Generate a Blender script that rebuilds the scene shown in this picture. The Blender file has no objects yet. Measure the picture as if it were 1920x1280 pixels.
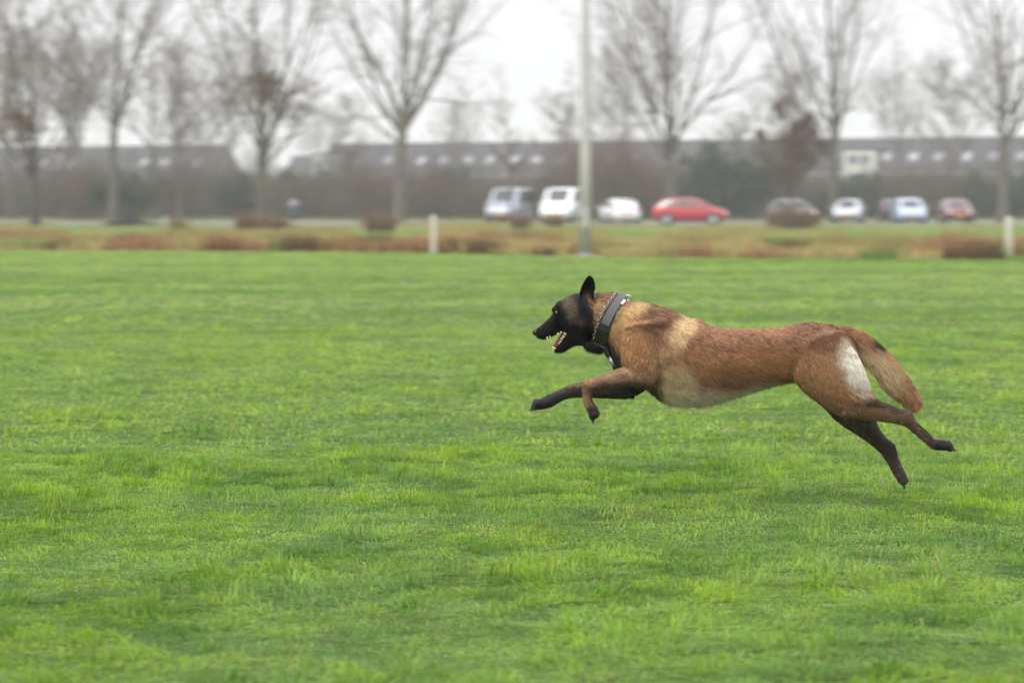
import bpy, math
import numpy as np
from mathutils import Vector, Matrix
from mathutils.kdtree import KDTree
R = math.radians
sc = bpy.context.scene

# ------------------------------------------------------------------ camera
FPX = 4533.3; HOR = 389.0; CAMH = 0.95
PITCH = math.atan((640 - HOR) / FPX)
cam_d = bpy.data.cameras.new('camera'); cam = bpy.data.objects.new('camera', cam_d)
sc.collection.objects.link(cam); sc.camera = cam
cam.location = (0, 0, CAMH); cam.rotation_euler = (math.pi / 2 - PITCH, 0, 0)
cam_d.lens = 85; cam_d.sensor_width = 36; cam_d.clip_start = 0.1; cam_d.clip_end = 4000
DOGY = 7.55
cam_d.dof.use_dof = True; cam_d.dof.focus_distance = DOGY - 0.07
cam_d.dof.aperture_fstop = 3.9; cam_d.dof.aperture_ratio = 0.62

# ------------------------------------------------------------------ world: overcast sky
SUN_EL, SUN_AZ = R(50), R(215)
w = bpy.data.worlds.new('World'); sc.world = w; w.use_nodes = True
nt = w.node_tree; nt.nodes.clear()
out = nt.nodes.new('ShaderNodeOutputWorld'); bg = nt.nodes.new('ShaderNodeBackground')
sky = nt.nodes.new('ShaderNodeTexSky'); sky.sky_type = 'NISHITA'; sky.sun_disc = False
sky.sun_elevation = SUN_EL; sky.sun_rotation = SUN_AZ; sky.air_density = 1.0; sky.dust_density = 8; sky.ozone_density = 1
hs = nt.nodes.new('ShaderNodeHueSaturation'); hs.inputs['Saturation'].default_value = 0.12
tc = nt.nodes.new('ShaderNodeTexCoord'); sx = nt.nodes.new('ShaderNodeSeparateXYZ')
ramp = nt.nodes.new('ShaderNodeValToRGB')
ramp.color_ramp.elements[0].position = 0.0; ramp.color_ramp.elements[0].color = (8.8, 8.75, 9.0, 1)
ramp.color_ramp.elements[1].position = 1.0; ramp.color_ramp.elements[1].color = (21, 21, 21.5, 1)
mixc = nt.nodes.new('ShaderNodeMixRGB'); mixc.blend_type = 'ADD'; mixc.inputs[0].default_value = 0.35
nt.links.new(tc.outputs['Generated'], sx.inputs[0]); nt.links.new(sx.outputs['Z'], ramp.inputs[0])
nt.links.new(sky.outputs[0], hs.inputs['Color'])
nt.links.new(ramp.outputs[0], mixc.inputs[1]); nt.links.new(hs.outputs[0], mixc.inputs[2])
nt.links.new(mixc.outputs[0], bg.inputs[0]); bg.inputs[1].default_value = 0.1
nt.links.new(bg.outputs[0], out.inputs[0])
sun_d = bpy.data.lights.new('sun', 'SUN'); sun_d.energy = 1.5; sun_d.angle = R(20); sun_d.color = (1, 0.96, 0.9)
sun = bpy.data.objects.new('sun', sun_d); sc.collection.objects.link(sun)
sun.rotation_euler = (math.pi / 2 - SUN_EL, 0, R(180) - SUN_AZ + R(0))
sun.rotation_euler = Vector((math.sin(SUN_AZ) * math.cos(SUN_EL), math.cos(SUN_AZ) * math.cos(SUN_EL), math.sin(SUN_EL))).to_track_quat('Z', 'Y').to_euler()
sc.view_settings.view_transform = 'Standard'; sc.view_settings.look = 'None'
sc.view_settings.exposure = 0.0; sc.view_settings.gamma = 1.0
sc.cycles.use_denoising = True
sc.cycles.volume_bounces = 1; sc.cycles.max_bounces = 7; sc.cycles.diffuse_bounces = 3
sc.cycles.transparent_max_bounces = 4

# ------------------------------------------------------------------ helpers
def S(r, g, b):
    f = lambda c: (c / 255 / 12.92) if c <= 10 else ((c / 255 + 0.055) / 1.055) ** 2.4
    return np.array([f(r), f(g), f(b)])
FW = np.array([0, math.cos(PITCH), -math.sin(PITCH)]); UP = np.array([0, math.sin(PITCH), math.cos(PITCH)])
def P(px, py, Y):
    """world point at depth Y that the photograph shows at (px, py)"""
    d = FW + np.array([1, 0, 0]) * ((px - 960) / FPX) + UP * ((640 - py) / FPX)
    return np.array([0, 0, CAMH]) + d * (Y / d[1])
def topx(p):
    q = p - np.array([0, 0, CAMH])
    dep = q @ FW
    return 960 + q[..., 0] / dep * FPX, 640 - (q @ UP) / dep * FPX
def gy(py): return CAMH * FPX / (py - HOR)
def tag(o, label=None, cat=None, group=None, kind=None):
    if label: o['label'] = label
    if cat: o['category'] = cat
    if group: o['group'] = group
    if kind: o['kind'] = kind
    return o
def empty(name, loc, rz=0):
    o = bpy.data.objects.new(name, None); sc.collection.objects.link(o)
    o.location = loc; o.rotation_euler = (0, 0, rz); o.empty_display_size = 0.2
    return o
def link(name, me, parent=None, loc=None):
    o = bpy.data.objects.new(name, me); sc.collection.objects.link(o)
    if parent is not None: o.parent = parent
    if loc is not None: o.location = loc
    return o
def mesh(name, v, f, m=None, smooth=True, col=None):
    me = bpy.data.meshes.new(name)
    v = np.asarray(v, dtype=np.float32)
    if isinstance(f, np.ndarray):
        nf, k = f.shape
        me.vertices.add(len(v)); me.vertices.foreach_set('co', v.ravel())
        me.loops.add(nf * k); me.loops.foreach_set('vertex_index', f.astype(np.int32).ravel())
        me.polygons.add(nf)
        me.polygons.foreach_set('loop_start', np.arange(0, nf * k, k, dtype=np.int32))
        me.polygons.foreach_set('loop_total', np.full(nf, k, dtype=np.int32))
        me.update(calc_edges=True)
    else:
        me.from_pydata([tuple(map(float, x)) for x in v], [], f); me.update()
    me.polygons.foreach_set('use_smooth', np.full(len(me.polygons), smooth))
    if col is not None:
        a = me.attributes.new('col', 'FLOAT_COLOR', 'POINT')
        c = np.ones((len(v), 4), dtype=np.float32); c[:, :3] = col
        a.data.foreach_set('color', c.ravel())
    if m is not None: me.materials.append(m)
    return me
class MB:
    def __init__(s): s.v = []; s.f = []
    def add(s, v, f):
        n = len(s.v); s.v += [tuple(map(float, x)) for x in v]; s.f += [tuple(n + i for i in q) for q in f]; return s
    def box(s, x0, x1, y0, y1, z0, z1, bev=0.0):
        if bev <= 0:
            v = [(x, y, z) for x in (x0, x1) for y in (y0, y1) for z in (z0, z1)]
            return s.add(v, [(0, 1, 3, 2), (4, 6, 7, 5), (0, 4, 5, 1), (2, 3, 7, 6), (0, 2, 6, 4), (1, 5, 7, 3)])
        b = bev
        import bmesh
        bm = bmesh.new(); bmesh.ops.create_cube(bm, size=1)
        bmesh.ops.scale(bm, vec=(x1 - x0, y1 - y0, z1 - z0), verts=bm.verts)
        bmesh.ops.translate(bm, vec=((x0 + x1) / 2, (y0 + y1) / 2, (z0 + z1) / 2), verts=bm.verts)
        bmesh.ops.bevel(bm, geom=bm.edges[:], offset=b, segments=2, affect='EDGES', profile=0.5)
        s.add([x.co for x in bm.verts], [tuple(q.index for q in f.verts) for f in bm.faces]); bm.free(); return s
    def tube(s, pts, rad, n=10, cap=True):
        pts = np.array(pts, float)[None]; rad = np.array(rad, float)[None]
        v, f = tubes(pts, rad, n); k = pts.shape[1]
        f = [tuple(q) for q in f]
        if cap: f += [tuple(range(n - 1, -1, -1)), tuple(range((k - 1) * n, k * n))]
        return s.add(v, f)
    def ball(s, c, r, n=12, M=None):
        c = np.array(c, float); r = np.array(r, float) * np.ones(3); v = []; f = []
        for i in range(n // 2 + 1):
            t = math.pi * i / (n // 2)
            for j in range(n):
                a = 2 * math.pi * j / n
                q = np.array([math.sin(t) * math.cos(a), math.sin(t) * math.sin(a), math.cos(t)]) * r
                if M is not None: q = M @ q
                v.append(c + q)
        for i in range(n // 2):
            for j in range(n): f.append((i * n + j, i * n + (j + 1) % n, (i + 1) * n + (j + 1) % n, (i + 1) * n + j)[::-1])
        return s.add(v, f)
    def build(s, name, m, parent=None, smooth=False, loc=None):
        return link(name, mesh(name, s.v, s.f, m, smooth), parent, loc)
def tubes(p, r, n):
    """polylines p (B,K,3), radii r (B,K) -> verts, quads"""
    B, K, _ = p.shape
    d = np.gradient(p, axis=1); d /= np.linalg.norm(d, axis=2, keepdims=True) + 1e-9
    ref = np.where(np.abs(d[:, :1, 2:3]) > 0.9, np.array([1.0, 0, 0]), np.array([0, 0, 1.0]))
    u = np.cross(d, np.broadcast_to(ref, d.shape)); u /= np.linalg.norm(u, axis=2, keepdims=True) + 1e-9
    v = np.cross(d, u)
    a = np.arange(n) * 2 * math.pi / n
    ring = p[:, :, None] + r[:, :, None, None] * (np.cos(a)[:, None] * u[:, :, None] + np.sin(a)[:, None] * v[:, :, None])
    idx = np.arange(B * K * n).reshape(B, K, n)
    a0 = idx[:, :-1]; a1 = idx[:, 1:]
    f = np.stack([a0, np.roll(a0, -1, 2), np.roll(a1, -1, 2), a1], axis=-1).reshape(-1, 4)
    return ring.reshape(-1, 3), f
def join(parts):
    V = []; F = []; n = 0
    for v, f in parts: V.append(v); F.append(f + n); n += len(v)
    return np.concatenate(V), np.concatenate(F)
_tab = np.random.default_rng(5).random((256, 256))
def noise(x, y, s=1.0, off=0):
    x = np.asarray(x) * s + off * 17.3 + 400.0; y = np.asarray(y) * s + off * 9.7 + 400.0
    xi = np.floor(x).astype(int); yi = np.floor(y).astype(int); fx = x - xi; fy = y - yi
    fx = fx * fx * (3 - 2 * fx); fy = fy * fy * (3 - 2 * fy)
    T = lambda a, b: _tab[a & 255, b & 255]
    return (T(xi, yi) * (1 - fx) + T(xi + 1, yi) * fx) * (1 - fy) + (T(xi, yi + 1) * (1 - fx) + T(xi + 1, yi + 1) * fx) * fy
def fbm(x, y, s=1.0, off=0, o=3):
    a = 0; t = 0
    for k in range(o): a = a + noise(x, y, s * 2 ** k, off + k) / 2 ** k; t += 1 / 2 ** k
    return a / t
def ordinal(i): return ['first', 'second', 'third', 'fourth', 'fifth', 'sixth', 'seventh', 'eighth', 'ninth', 'tenth', 'eleventh', 'twelfth',
                        'thirteenth', 'fourteenth', 'fifteenth', 'sixteenth', 'seventeenth', 'eighteenth', 'nineteenth', 'twentieth'][i]

# ------------------------------------------------------------------ materials
def mat(name, col, rough=0.6, metal=0.0, spec=0.5, var=0.0, vscale=5.0, bump=0.0, coat=0.0, col2=None):
    m = bpy.data.materials.new(name); m.use_nodes = True; n = m.node_tree; b = n.nodes['Principled BSDF']
    col = tuple(float(c) for c in col)
    b.inputs['Base Color'].default_value = (*col, 1); b.inputs['Roughness'].default_value = rough
    b.inputs['Metallic'].default_value = metal; b.inputs['Specular IOR Level'].default_value = spec
    b.inputs['Coat Weight'].default_value = coat
    if var > 0 or col2 is not None or bump > 0:
        t = n.nodes.new('ShaderNodeTexCoord'); x = n.nodes.new('ShaderNodeTexNoise'); x.inputs['Scale'].default_value = vscale
        x.inputs['Detail'].default_value = 6; n.links.new(t.outputs['Object'], x.inputs['Vector'])
        r = n.nodes.new('ShaderNodeValToRGB'); c2 = col2 if col2 is not None else tuple(min(1, c * (1 + var)) for c in col)
        c1 = col if col2 is not None else tuple(c * (1 - var) for c in col)
        r.color_ramp.elements[0].position = 0.35; r.color_ramp.elements[1].position = 0.65
        r.color_ramp.elements[0].color = (*c1, 1); r.color_ramp.elements[1].color = (*[float(q) for q in c2], 1)
        n.links.new(x.outputs['Fac'], r.inputs[0]); n.links.new(r.outputs[0], b.inputs['Base Color'])
        if bump > 0:
            bu = n.nodes.new('ShaderNodeBump'); bu.inputs['Strength'].default_value = bump
            n.links.new(x.outputs['Fac'], bu.inputs['Height']); n.links.new(bu.outputs[0], b.inputs['Normal'])
    return m
def leafmat(name, trans=0.35, rough=0.5, spec=0.3, tint=(1, 1, 1)):
    m = bpy.data.materials.new(name); m.use_nodes = True; n = m.node_tree; b = n.nodes['Principled BSDF']
    a = n.nodes.new('ShaderNodeAttribute'); a.attribute_name = 'col'
    b.inputs['Roughness'].default_value = rough; b.inputs['Specular IOR Level'].default_value = spec
    n.links.new(a.outputs['Color'], b.inputs['Base Color'])
    t = n.nodes.new('ShaderNodeBsdfTranslucent'); mul = n.nodes.new('ShaderNodeMixRGB'); mul.blend_type = 'MULTIPLY'; mul.inputs[0].default_value = 1
    mul.inputs[2].default_value = (*tint, 1); n.links.new(a.outputs['Color'], mul.inputs[1]); n.links.new(mul.outputs[0], t.inputs[0])
    mx = n.nodes.new('ShaderNodeMixShader'); mx.inputs[0].default_value = trans
    o = n.nodes['Material Output']; n.links.new(b.outputs[0], mx.inputs[1]); n.links.new(t.outputs[0], mx.inputs[2]); n.links.new(mx.outputs[0], o.inputs[0])
    return m

# ------------------------------------------------------------------ ground, road
def ground_mat():
    m = bpy.data.materials.new('ground'); m.use_nodes = True; n = m.node_tree; b = n.nodes['Principled BSDF']
    b.inputs['Roughness'].default_value = 0.95; b.inputs['Specular IOR Level'].default_value = 0.1
    g = n.nodes.new('ShaderNodeNewGeometry')
    n1 = n.nodes.new('ShaderNodeTexNoise'); n1.inputs['Scale'].default_value = 0.35; n1.inputs['Detail'].default_value = 8
    n2 = n.nodes.new('ShaderNodeTexNoise'); n2.inputs['Scale'].default_value = 9; n2.inputs['Detail'].default_value = 6
    r1 = n.nodes.new('ShaderNodeValToRGB'); r1.color_ramp.elements[0].position = .35; r1.color_ramp.elements[1].position = .65
    r1.color_ramp.elements[0].color = (0.10, 0.155, 0.035, 1); r1.color_ramp.elements[1].color = (0.15, 0.19, 0.06, 1)
    r2 = n.nodes.new('ShaderNodeValToRGB'); r2.color_ramp.elements[0].position = .4; r2.color_ramp.elements[1].position = .7
    r2.color_ramp.elements[0].color = (0.055, 0.085, 0.022, 1); r2.color_ramp.elements[1].color = (0.085, 0.15, 0.03, 1)
    n.links.new(g.outputs['Position'], n1.inputs[0]); n.links.new(g.outputs['Position'], n2.inputs[0])
    n.links.new(n1.outputs[0], r1.inputs[0]); n.links.new(n2.outputs[0], r2.inputs[0])
    s = n.nodes.new('ShaderNodeSeparateXYZ'); n.links.new(g.outputs['Position'], s.inputs[0])
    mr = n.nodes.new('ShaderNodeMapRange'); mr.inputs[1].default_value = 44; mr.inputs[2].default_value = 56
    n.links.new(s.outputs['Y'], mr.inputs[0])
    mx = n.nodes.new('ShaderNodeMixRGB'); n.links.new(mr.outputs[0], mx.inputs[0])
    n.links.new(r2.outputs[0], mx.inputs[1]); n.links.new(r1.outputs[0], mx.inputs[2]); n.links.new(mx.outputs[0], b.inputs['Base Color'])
    return m
G = 1000
tag(link('ground', mesh('ground', [(-G, -40, 0), (G, -40, 0), (G, G, 0), (-G, G, 0)], [(0, 1, 2, 3)], ground_mat(), False)), kind='structure')
asphalt = mat('asphalt', S(105, 105, 104), 0.9, var=0.15, vscale=3)
def sheet(name, x0, x1, y0, y1, z, m, skew=0.0):
    return tag(link(name, mesh(name, [(x0, y0 - x0 * skew, z), (x1, y0 - x1 * skew, z), (x1, y1 - x1 * skew, z), (x0, y1 - x0 * skew, z)], [(0, 1, 2, 3)], m, False)), kind='structure')
sheet('road', -160, 160, 127, 163, 0.004, asphalt, 0.03)

# ------------------------------------------------------------------ grass
def blades(x, y, h, wd, col, rng, name, m, seg=2, lean=0.5, la=None, mult=None):
    N = len(x)
    a = rng.random(N) * 2 * math.pi
    if la is None: la = rng.random(N) * 2 * math.pi
    wx, wy = np.cos(a) * wd / 2, np.sin(a) * wd / 2
    L = np.abs(rng.normal(0, lean, N)) * h
    if mult is not None: L = L * mult
    lx, ly = np.cos(la) * L, np.sin(la) * L
    hh = np.sqrt(np.maximum(h ** 2 - 0.5 * L ** 2, (0.3 * h) ** 2))
    Z = np.zeros(N)
    if seg == 2:
        v = np.stack([np.stack([x - wx, y - wy, Z], 1), np.stack([x + wx, y + wy, Z], 1),
                      np.stack([x + lx * .35 - wx * .8, y + ly * .35 - wy * .8, hh * .65], 1),
                      np.stack([x + lx * .35 + wx * .8, y + ly * .35 + wy * .8, hh * .65], 1),
                      np.stack([x + lx, y + ly, hh * (1 - .25 * np.minimum(1, L / h))], 1)], 1)
        t = np.array([[0, 1, 2], [1, 3, 2], [2, 3, 4]]); k = 5
    else:
        v = np.stack([np.stack([x - wx, y - wy, Z], 1), np.stack([x + wx, y + wy, Z], 1), np.stack([x + lx, y + ly, hh], 1)], 1)
        t = np.array([[0, 1, 2]]); k = 3
    f = (np.arange(N)[:, None, None] * k + t[None]).reshape(-1, 3)
    return mesh(name, v.reshape(-1, 3), f, m, True, np.repeat(col, k, axis=0))
def clumps(x, y, s, seed):
    """nearest jittered tuft centre: offset vector, distance in cells, three random numbers of that tuft"""
    tab = np.random.default_rng(seed).random((128, 128, 5)); cx, cy = np.floor(x / s).astype(int), np.floor(y / s).astype(int)
    bd = np.full(len(x), 1e9); bx = np.zeros(len(x)); by = np.zeros(len(x)); br = np.zeros((len(x), 3))
    for i in (-1, 0, 1):
        for j in (-1, 0, 1):
            q = tab[(cx + i) & 127, (cy + j) & 127]; ox = x - (cx + i + q[:, 0]) * s; oy = y - (cy + j + q[:, 1]) * s
            dd = np.hypot(ox, oy) / s; k = dd < bd; bd[k] = dd[k]; bx[k] = ox[k]; by[k] = oy[k]; br[k] = q[k, 2:]
    return bx, by, bd, br
def edge_y(x): return np.interp(x, [-30, -11.4, -4.6, -1.65, 1.4, 4.2, 9.3, 30], [57, 53.8, 51.9, 50.6, 46.8, 44.9, 43.9, 41])        # where the mown field ends
def lawn_colour(x, y, rng, cr_, cr2):
    N = len(x)
    q = np.clip(np.clip((fbm(x, y, 2.6, 1) - .5) * 3.2 + .5, 0, 1) * .45 + cr_ * .75 - .08, 0, 1); q = q[:, None]
    q2 = (np.clip((fbm(x, y, 2.2, 7) - .5) * 3.2 + .5, 0, 1) * .5 + .5 * cr2)[:, None]
    q3 = np.clip((fbm(x * .35, y, .45, 11) - .5) * 3 + .5, 0, 1)[:, None]
    lo = np.array([0.055, 0.165, 0.006]); hi = np.array([0.310, 0.465, 0.035]); bl = np.array([0.250, 0.395, 0.145])
    c = lo * (1 - q) + hi * q
    c = c * (1 - .65 * q2) + bl * .65 * q2
    c = c * (1 - .3 * q3) + np.array([0.36, 0.45, 0.15]) * .3 * q3
    far_sheen = (np.clip((fbm(x * .12, y * .9, .55, 15) - .5) * 4 + .5, 0, 1) * np.clip((y - 9) / 14, 0, 1))[:, None]
    c = c * (1 - .5 * far_sheen) + np.array([0.42, 0.50, 0.20]) * .5 * far_sheen  # pale streaks growing with distance: grazing sheen painted into the blade colour
    c *= rng.normal(1, .15, N).clip(.6, 1.5)[:, None]
    s = rng.random(N) < .015 + .09 * np.clip((fbm(x, y, 2.6, 88) - .60) * 10, 0, 1)
    c[s] = np.array([0.42, 0.38, 0.17]) * rng.uniform(.6, 1.1, s.sum())[:, None]
    return c
m_grass = leafmat('grass', 0.4, 0.5, 0.2, (1.1, 1.15, .6))
rng = np.random.default_rng(3)
def lawn(name, y0, y1, dens, wd, hmul, seg, label, power=1.0, margin=0.7):
    half = lambda y: y * 0.2125 + margin
    A = (half(y0) + half(y1)) * (y1 - y0)
    M = int(A * dens * 1.25)
    y = y0 + (y1 - y0) * rng.random(M); keep = rng.random(M) < half(y) / half(y1); y = y[keep]
    x = (rng.random(len(y)) * 2 - 1) * half(y)
    sz = .14 if y0 < 9 else (.20 if y0 < 19 else .5)
    ox, oy, dd, rr = clumps(x, y, sz, 8); ox2, oy2, d2, r2 = clumps(x, y, sz * .42, 18)
    t = np.clip((fbm(x, y, 3.0, 21) - .47) * 4 + .5, 0, 1)
    prof = np.clip(1.15 - dd * 1.25, .12, 1); p2 = np.clip(1.1 - d2 * 1.2, .25, 1)
    bare = np.clip((fbm(x, y, 1.6, 41) - .68) * 10, 0, 1)
    keep = (rng.random(len(x)) < (.30 + .70 * p2 * prof) * (1 - .6 * bare)) & (y < edge_y(x))
    x, y, t, prof, p2, rr, r2, ox2, oy2 = [q[keep] for q in (x, y, t, prof, p2, rr, r2, ox2, oy2)]
    h = (0.010 + .064 * prof ** 1.15 * p2 * (.12 + .88 * rr[:, 0]) * (.30 + .95 * t)) * rng.uniform(.7, 1.3, len(x)) * hmul
    ww = wd * rng.uniform(.6, 1.4, len(x))
    la = np.arctan2(oy2, ox2) + rng.normal(0, .8, len(x)) + (r2[:, 1] - .5) * 2
    sw = rng.random(len(x)) < .6; la = np.where(sw, np.where(rr[:, 2] < .6, math.pi, 0.0) + rng.normal(0, .4, len(x)), la)
    print(name, len(x))
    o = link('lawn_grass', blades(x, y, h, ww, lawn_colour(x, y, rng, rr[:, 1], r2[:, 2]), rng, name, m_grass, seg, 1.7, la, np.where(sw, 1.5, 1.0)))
    tag(o, label, 'grass', kind='stuff')
lawn('lawn_near', 4.2, 9.5, 24000, .0040, .9, 2, 'short bright green lawn grass below and in front of the running dog')
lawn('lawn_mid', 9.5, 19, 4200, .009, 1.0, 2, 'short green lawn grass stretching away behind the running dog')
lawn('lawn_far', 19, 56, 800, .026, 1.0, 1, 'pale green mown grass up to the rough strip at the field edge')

# rough grass beyond the field
m_rough = leafmat('rough_grass', 0.35, 0.7, 0.2)
def rough(name, N, y0f, y1f, xm, hfun, cfun, wd, label, nm, cat, seg=1):
    x = (rng.random(N) * 2 - 1) * xm; t = rng.random(N); y = y0f(x) + (y1f(x) - y0f(x)) * t
    k = np.abs(x) < y * 0.23 + 3; x, y, t = x[k], y[k], t[k]
    h = hfun(x, y, t); k = h > 0.03; x, y, t, h = x[k], y[k], t[k], h[k]
    c = cfun(x, y, t, h)
    print(name, len(x))
    tag(link(nm, blades(x, y, h, wd * rng.uniform(.5, 1.5, len(x)), c, rng, name, m_rough, seg, .45)), label, cat, kind='stuff')
def c_dry(x, y, t, h):
    ox, oy, dd, rr = clumps(x, y, .9, 33); q2 = rng.random((len(x), 1))
    a = S(190, 148, 104); b = S(130, 102, 74); g = S(132, 150, 84); ye = S(196, 180, 122)
    c = a * q2 + b * (1 - q2); k = rr[:, 0:1]
    c = np.where(k < .13, g * (.75 + .4 * q2), np.where(k < .42, ye * (.6 + .5 * q2), np.where(k > .80, b * (.45 + .5 * q2), c)))
    gm = np.clip((fbm(x, y, .35, 71) - .56) * 9, 0, 1)[:, None] * .6
    c = c * (1 - gm) + (g * .6 + ye * .4) * gm
    return c * rng.uniform(.6, 1.2, (len(x), 1))
def h_dry(x, y, t):
    ox, oy, dd, rr = clumps(x, y, .9, 33)
    q = np.clip((fbm(x, y, .30, 51) - .30) * 3.2, 0, 1)
    return (.16 + (.20 + .34 * q) * (.3 + .7 * rr[:, 1]) * np.clip(1.25 - dd * .9, .3, 1)) * rng.uniform(.6, 1.15, len(x)) * (1 - .3 * t) * np.where((t > .35) & (rr[:, 2] < .38), .4, 1.0) * (1 - .8 * ((np.abs(x - P(812, 470, 50.6)[0]) < .3) & (y < 51.5))) * (1 - .8 * ((np.abs(x - 9.4) < .35) & (y < 46.5))) * (1 - .8 * ((np.abs(x - 1.42) < .35) & (y < 48)))
rough('dry', 290000, lambda x: edge_y(x) + .1, lambda x: edge_y(x) + 13, 24, h_dry, c_dry, .022,
      'tangled brown and orange dead growth along the far edge of the mown field', 'dry_undergrowth', 'undergrowth')
def c_mead(x, y, t, h):
    q = np.clip((fbm(x, y * .5, .25, 81) - .5) * 4 + .5, 0, 1)[:, None]
    c = S(132, 160, 88) * q + S(156, 160, 98) * (1 - q)
    d = np.clip((fbm(x, y * .35, .30, 85) - .52) * 9, 0, 1)[:, None] * (rng.random((len(x), 1)) < .65)
    return (c * (1 - d) + S(160, 130, 88) * d) * rng.uniform(.75, 1.2, (len(x), 1))
def h_mead(x, y, t):
    return (.07 + .10 * np.clip((fbm(x, y * .4, .3, 91) - .45) * 4, 0, 1) + .26 * np.clip((fbm(x, y * .35, .30, 85) - .55) * 8, 0, 1) * noise(x, y, 1.3, 4)) * rng.uniform(.5, 1.2, len(x))
rough('meadow', 130000, lambda x: edge_y(x) + 6.0, lambda x: np.full_like(x, 127.0), 34, h_mead, c_mead, .045,
      'rough green meadow grass between the brown strip and the parked cars', 'meadow_grass', 'grass')
rough('verge', 50000, lambda x: 164 - x * .03, lambda x: np.full_like(x, 215.0), 54, h_mead, c_mead, .09,
      'green verge grass between the parked cars and the bare shrubs', 'verge_grass', 'grass')

# ------------------------------------------------------------------ trees
def grow(rng, start, d, L, r0, r1, K, wig, up):
    B = len(start); p = np.empty((B, K, 3)); p[:, 0] = start; d = d.copy()
    for k in range(1, K):
        d = d + rng.normal(0, wig, (B, 3)) + np.array([0, 0, up]); d /= np.linalg.norm(d, axis=1, keepdims=True)
        p[:, k] = p[:, k - 1] + d * (L / (K - 1))[:, None]
    t = np.linspace(0, 1, K)[None]
    return p, r0[:, None] * (1 - t) + r1[:, None] * t
def branch(rng, p, r, n, ta, tb, ang, angv, lf, lv, rr, K, wig, up, rmin, Lpar):
    B, KK, _ = p.shape; i = np.repeat(np.arange(B), n); t = ta + (tb - ta) * rng.random(len(i)) ** .9
    s = t * (KK - 1); k = np.minimum(s.astype(int), KK - 2); f = (s - k)[:, None]
    st = p[i, k] * (1 - f) + p[i, k + 1] * f; dd = p[i, k + 1] - p[i, k]; dd /= np.linalg.norm(dd, axis=1, keepdims=True) + 1e-9
    rad = r[i, k] * (1 - f[:, 0]) + r[i, k + 1] * f[:, 0]
    q = rng.normal(size=(len(i), 3)); q -= (q * dd).sum(1, keepdims=True) * dd; q /= np.linalg.norm(q, axis=1, keepdims=True)
    a = np.radians(rng.normal(ang, angv, len(i)))[:, None]
    d = dd * np.cos(a) + q * np.sin(a)
    L = Lpar[i] * lf * rng.uniform(1 - lv, 1 + lv, len(i)) * (1.15 - .55 * t)
    r0 = np.maximum(rad * rr, rmin)
    pp, rr_ = grow(rng, st, d, L, r0, np.maximum(r0 * .25, rmin * .6), K, wig, up)
    return pp, rr_, L
m_bark = mat('bark', S(88, 82, 72), 0.9, var=0.25, vscale=2.5)
m_twig = mat('twigs', S(116, 104, 97), 0.9, var=0.12, vscale=1)
m_bark2 = mat('dark_bark', S(70, 60, 54), 0.9, var=0.2, vscale=2)
m_dead = leafmat('dead_leaves', .3, .8, .1)
m_ever = leafmat('evergreen_leaves', .2, .5, .3)
def quads(c, size, rng, nrm=None):
    N = len(c); a = rng.normal(size=(N, 3)); a /= np.linalg.norm(a, axis=1, keepdims=True)
    b = rng.normal(size=(N, 3)); b -= (a * b).sum(1, keepdims=True) * a; b /= np.linalg.norm(b, axis=1, keepdims=True)
    s = (size * rng.uniform(.6, 1.3, N))[:, None]
    v = np.stack([c - a * s - b * s * .5, c + a * s - b * s * .5, c + a * s + b * s * .5, c - a * s + b * s * .5], 1).reshape(-1, 3)
    return v, np.arange(N * 4).reshape(-1, 4)
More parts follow.
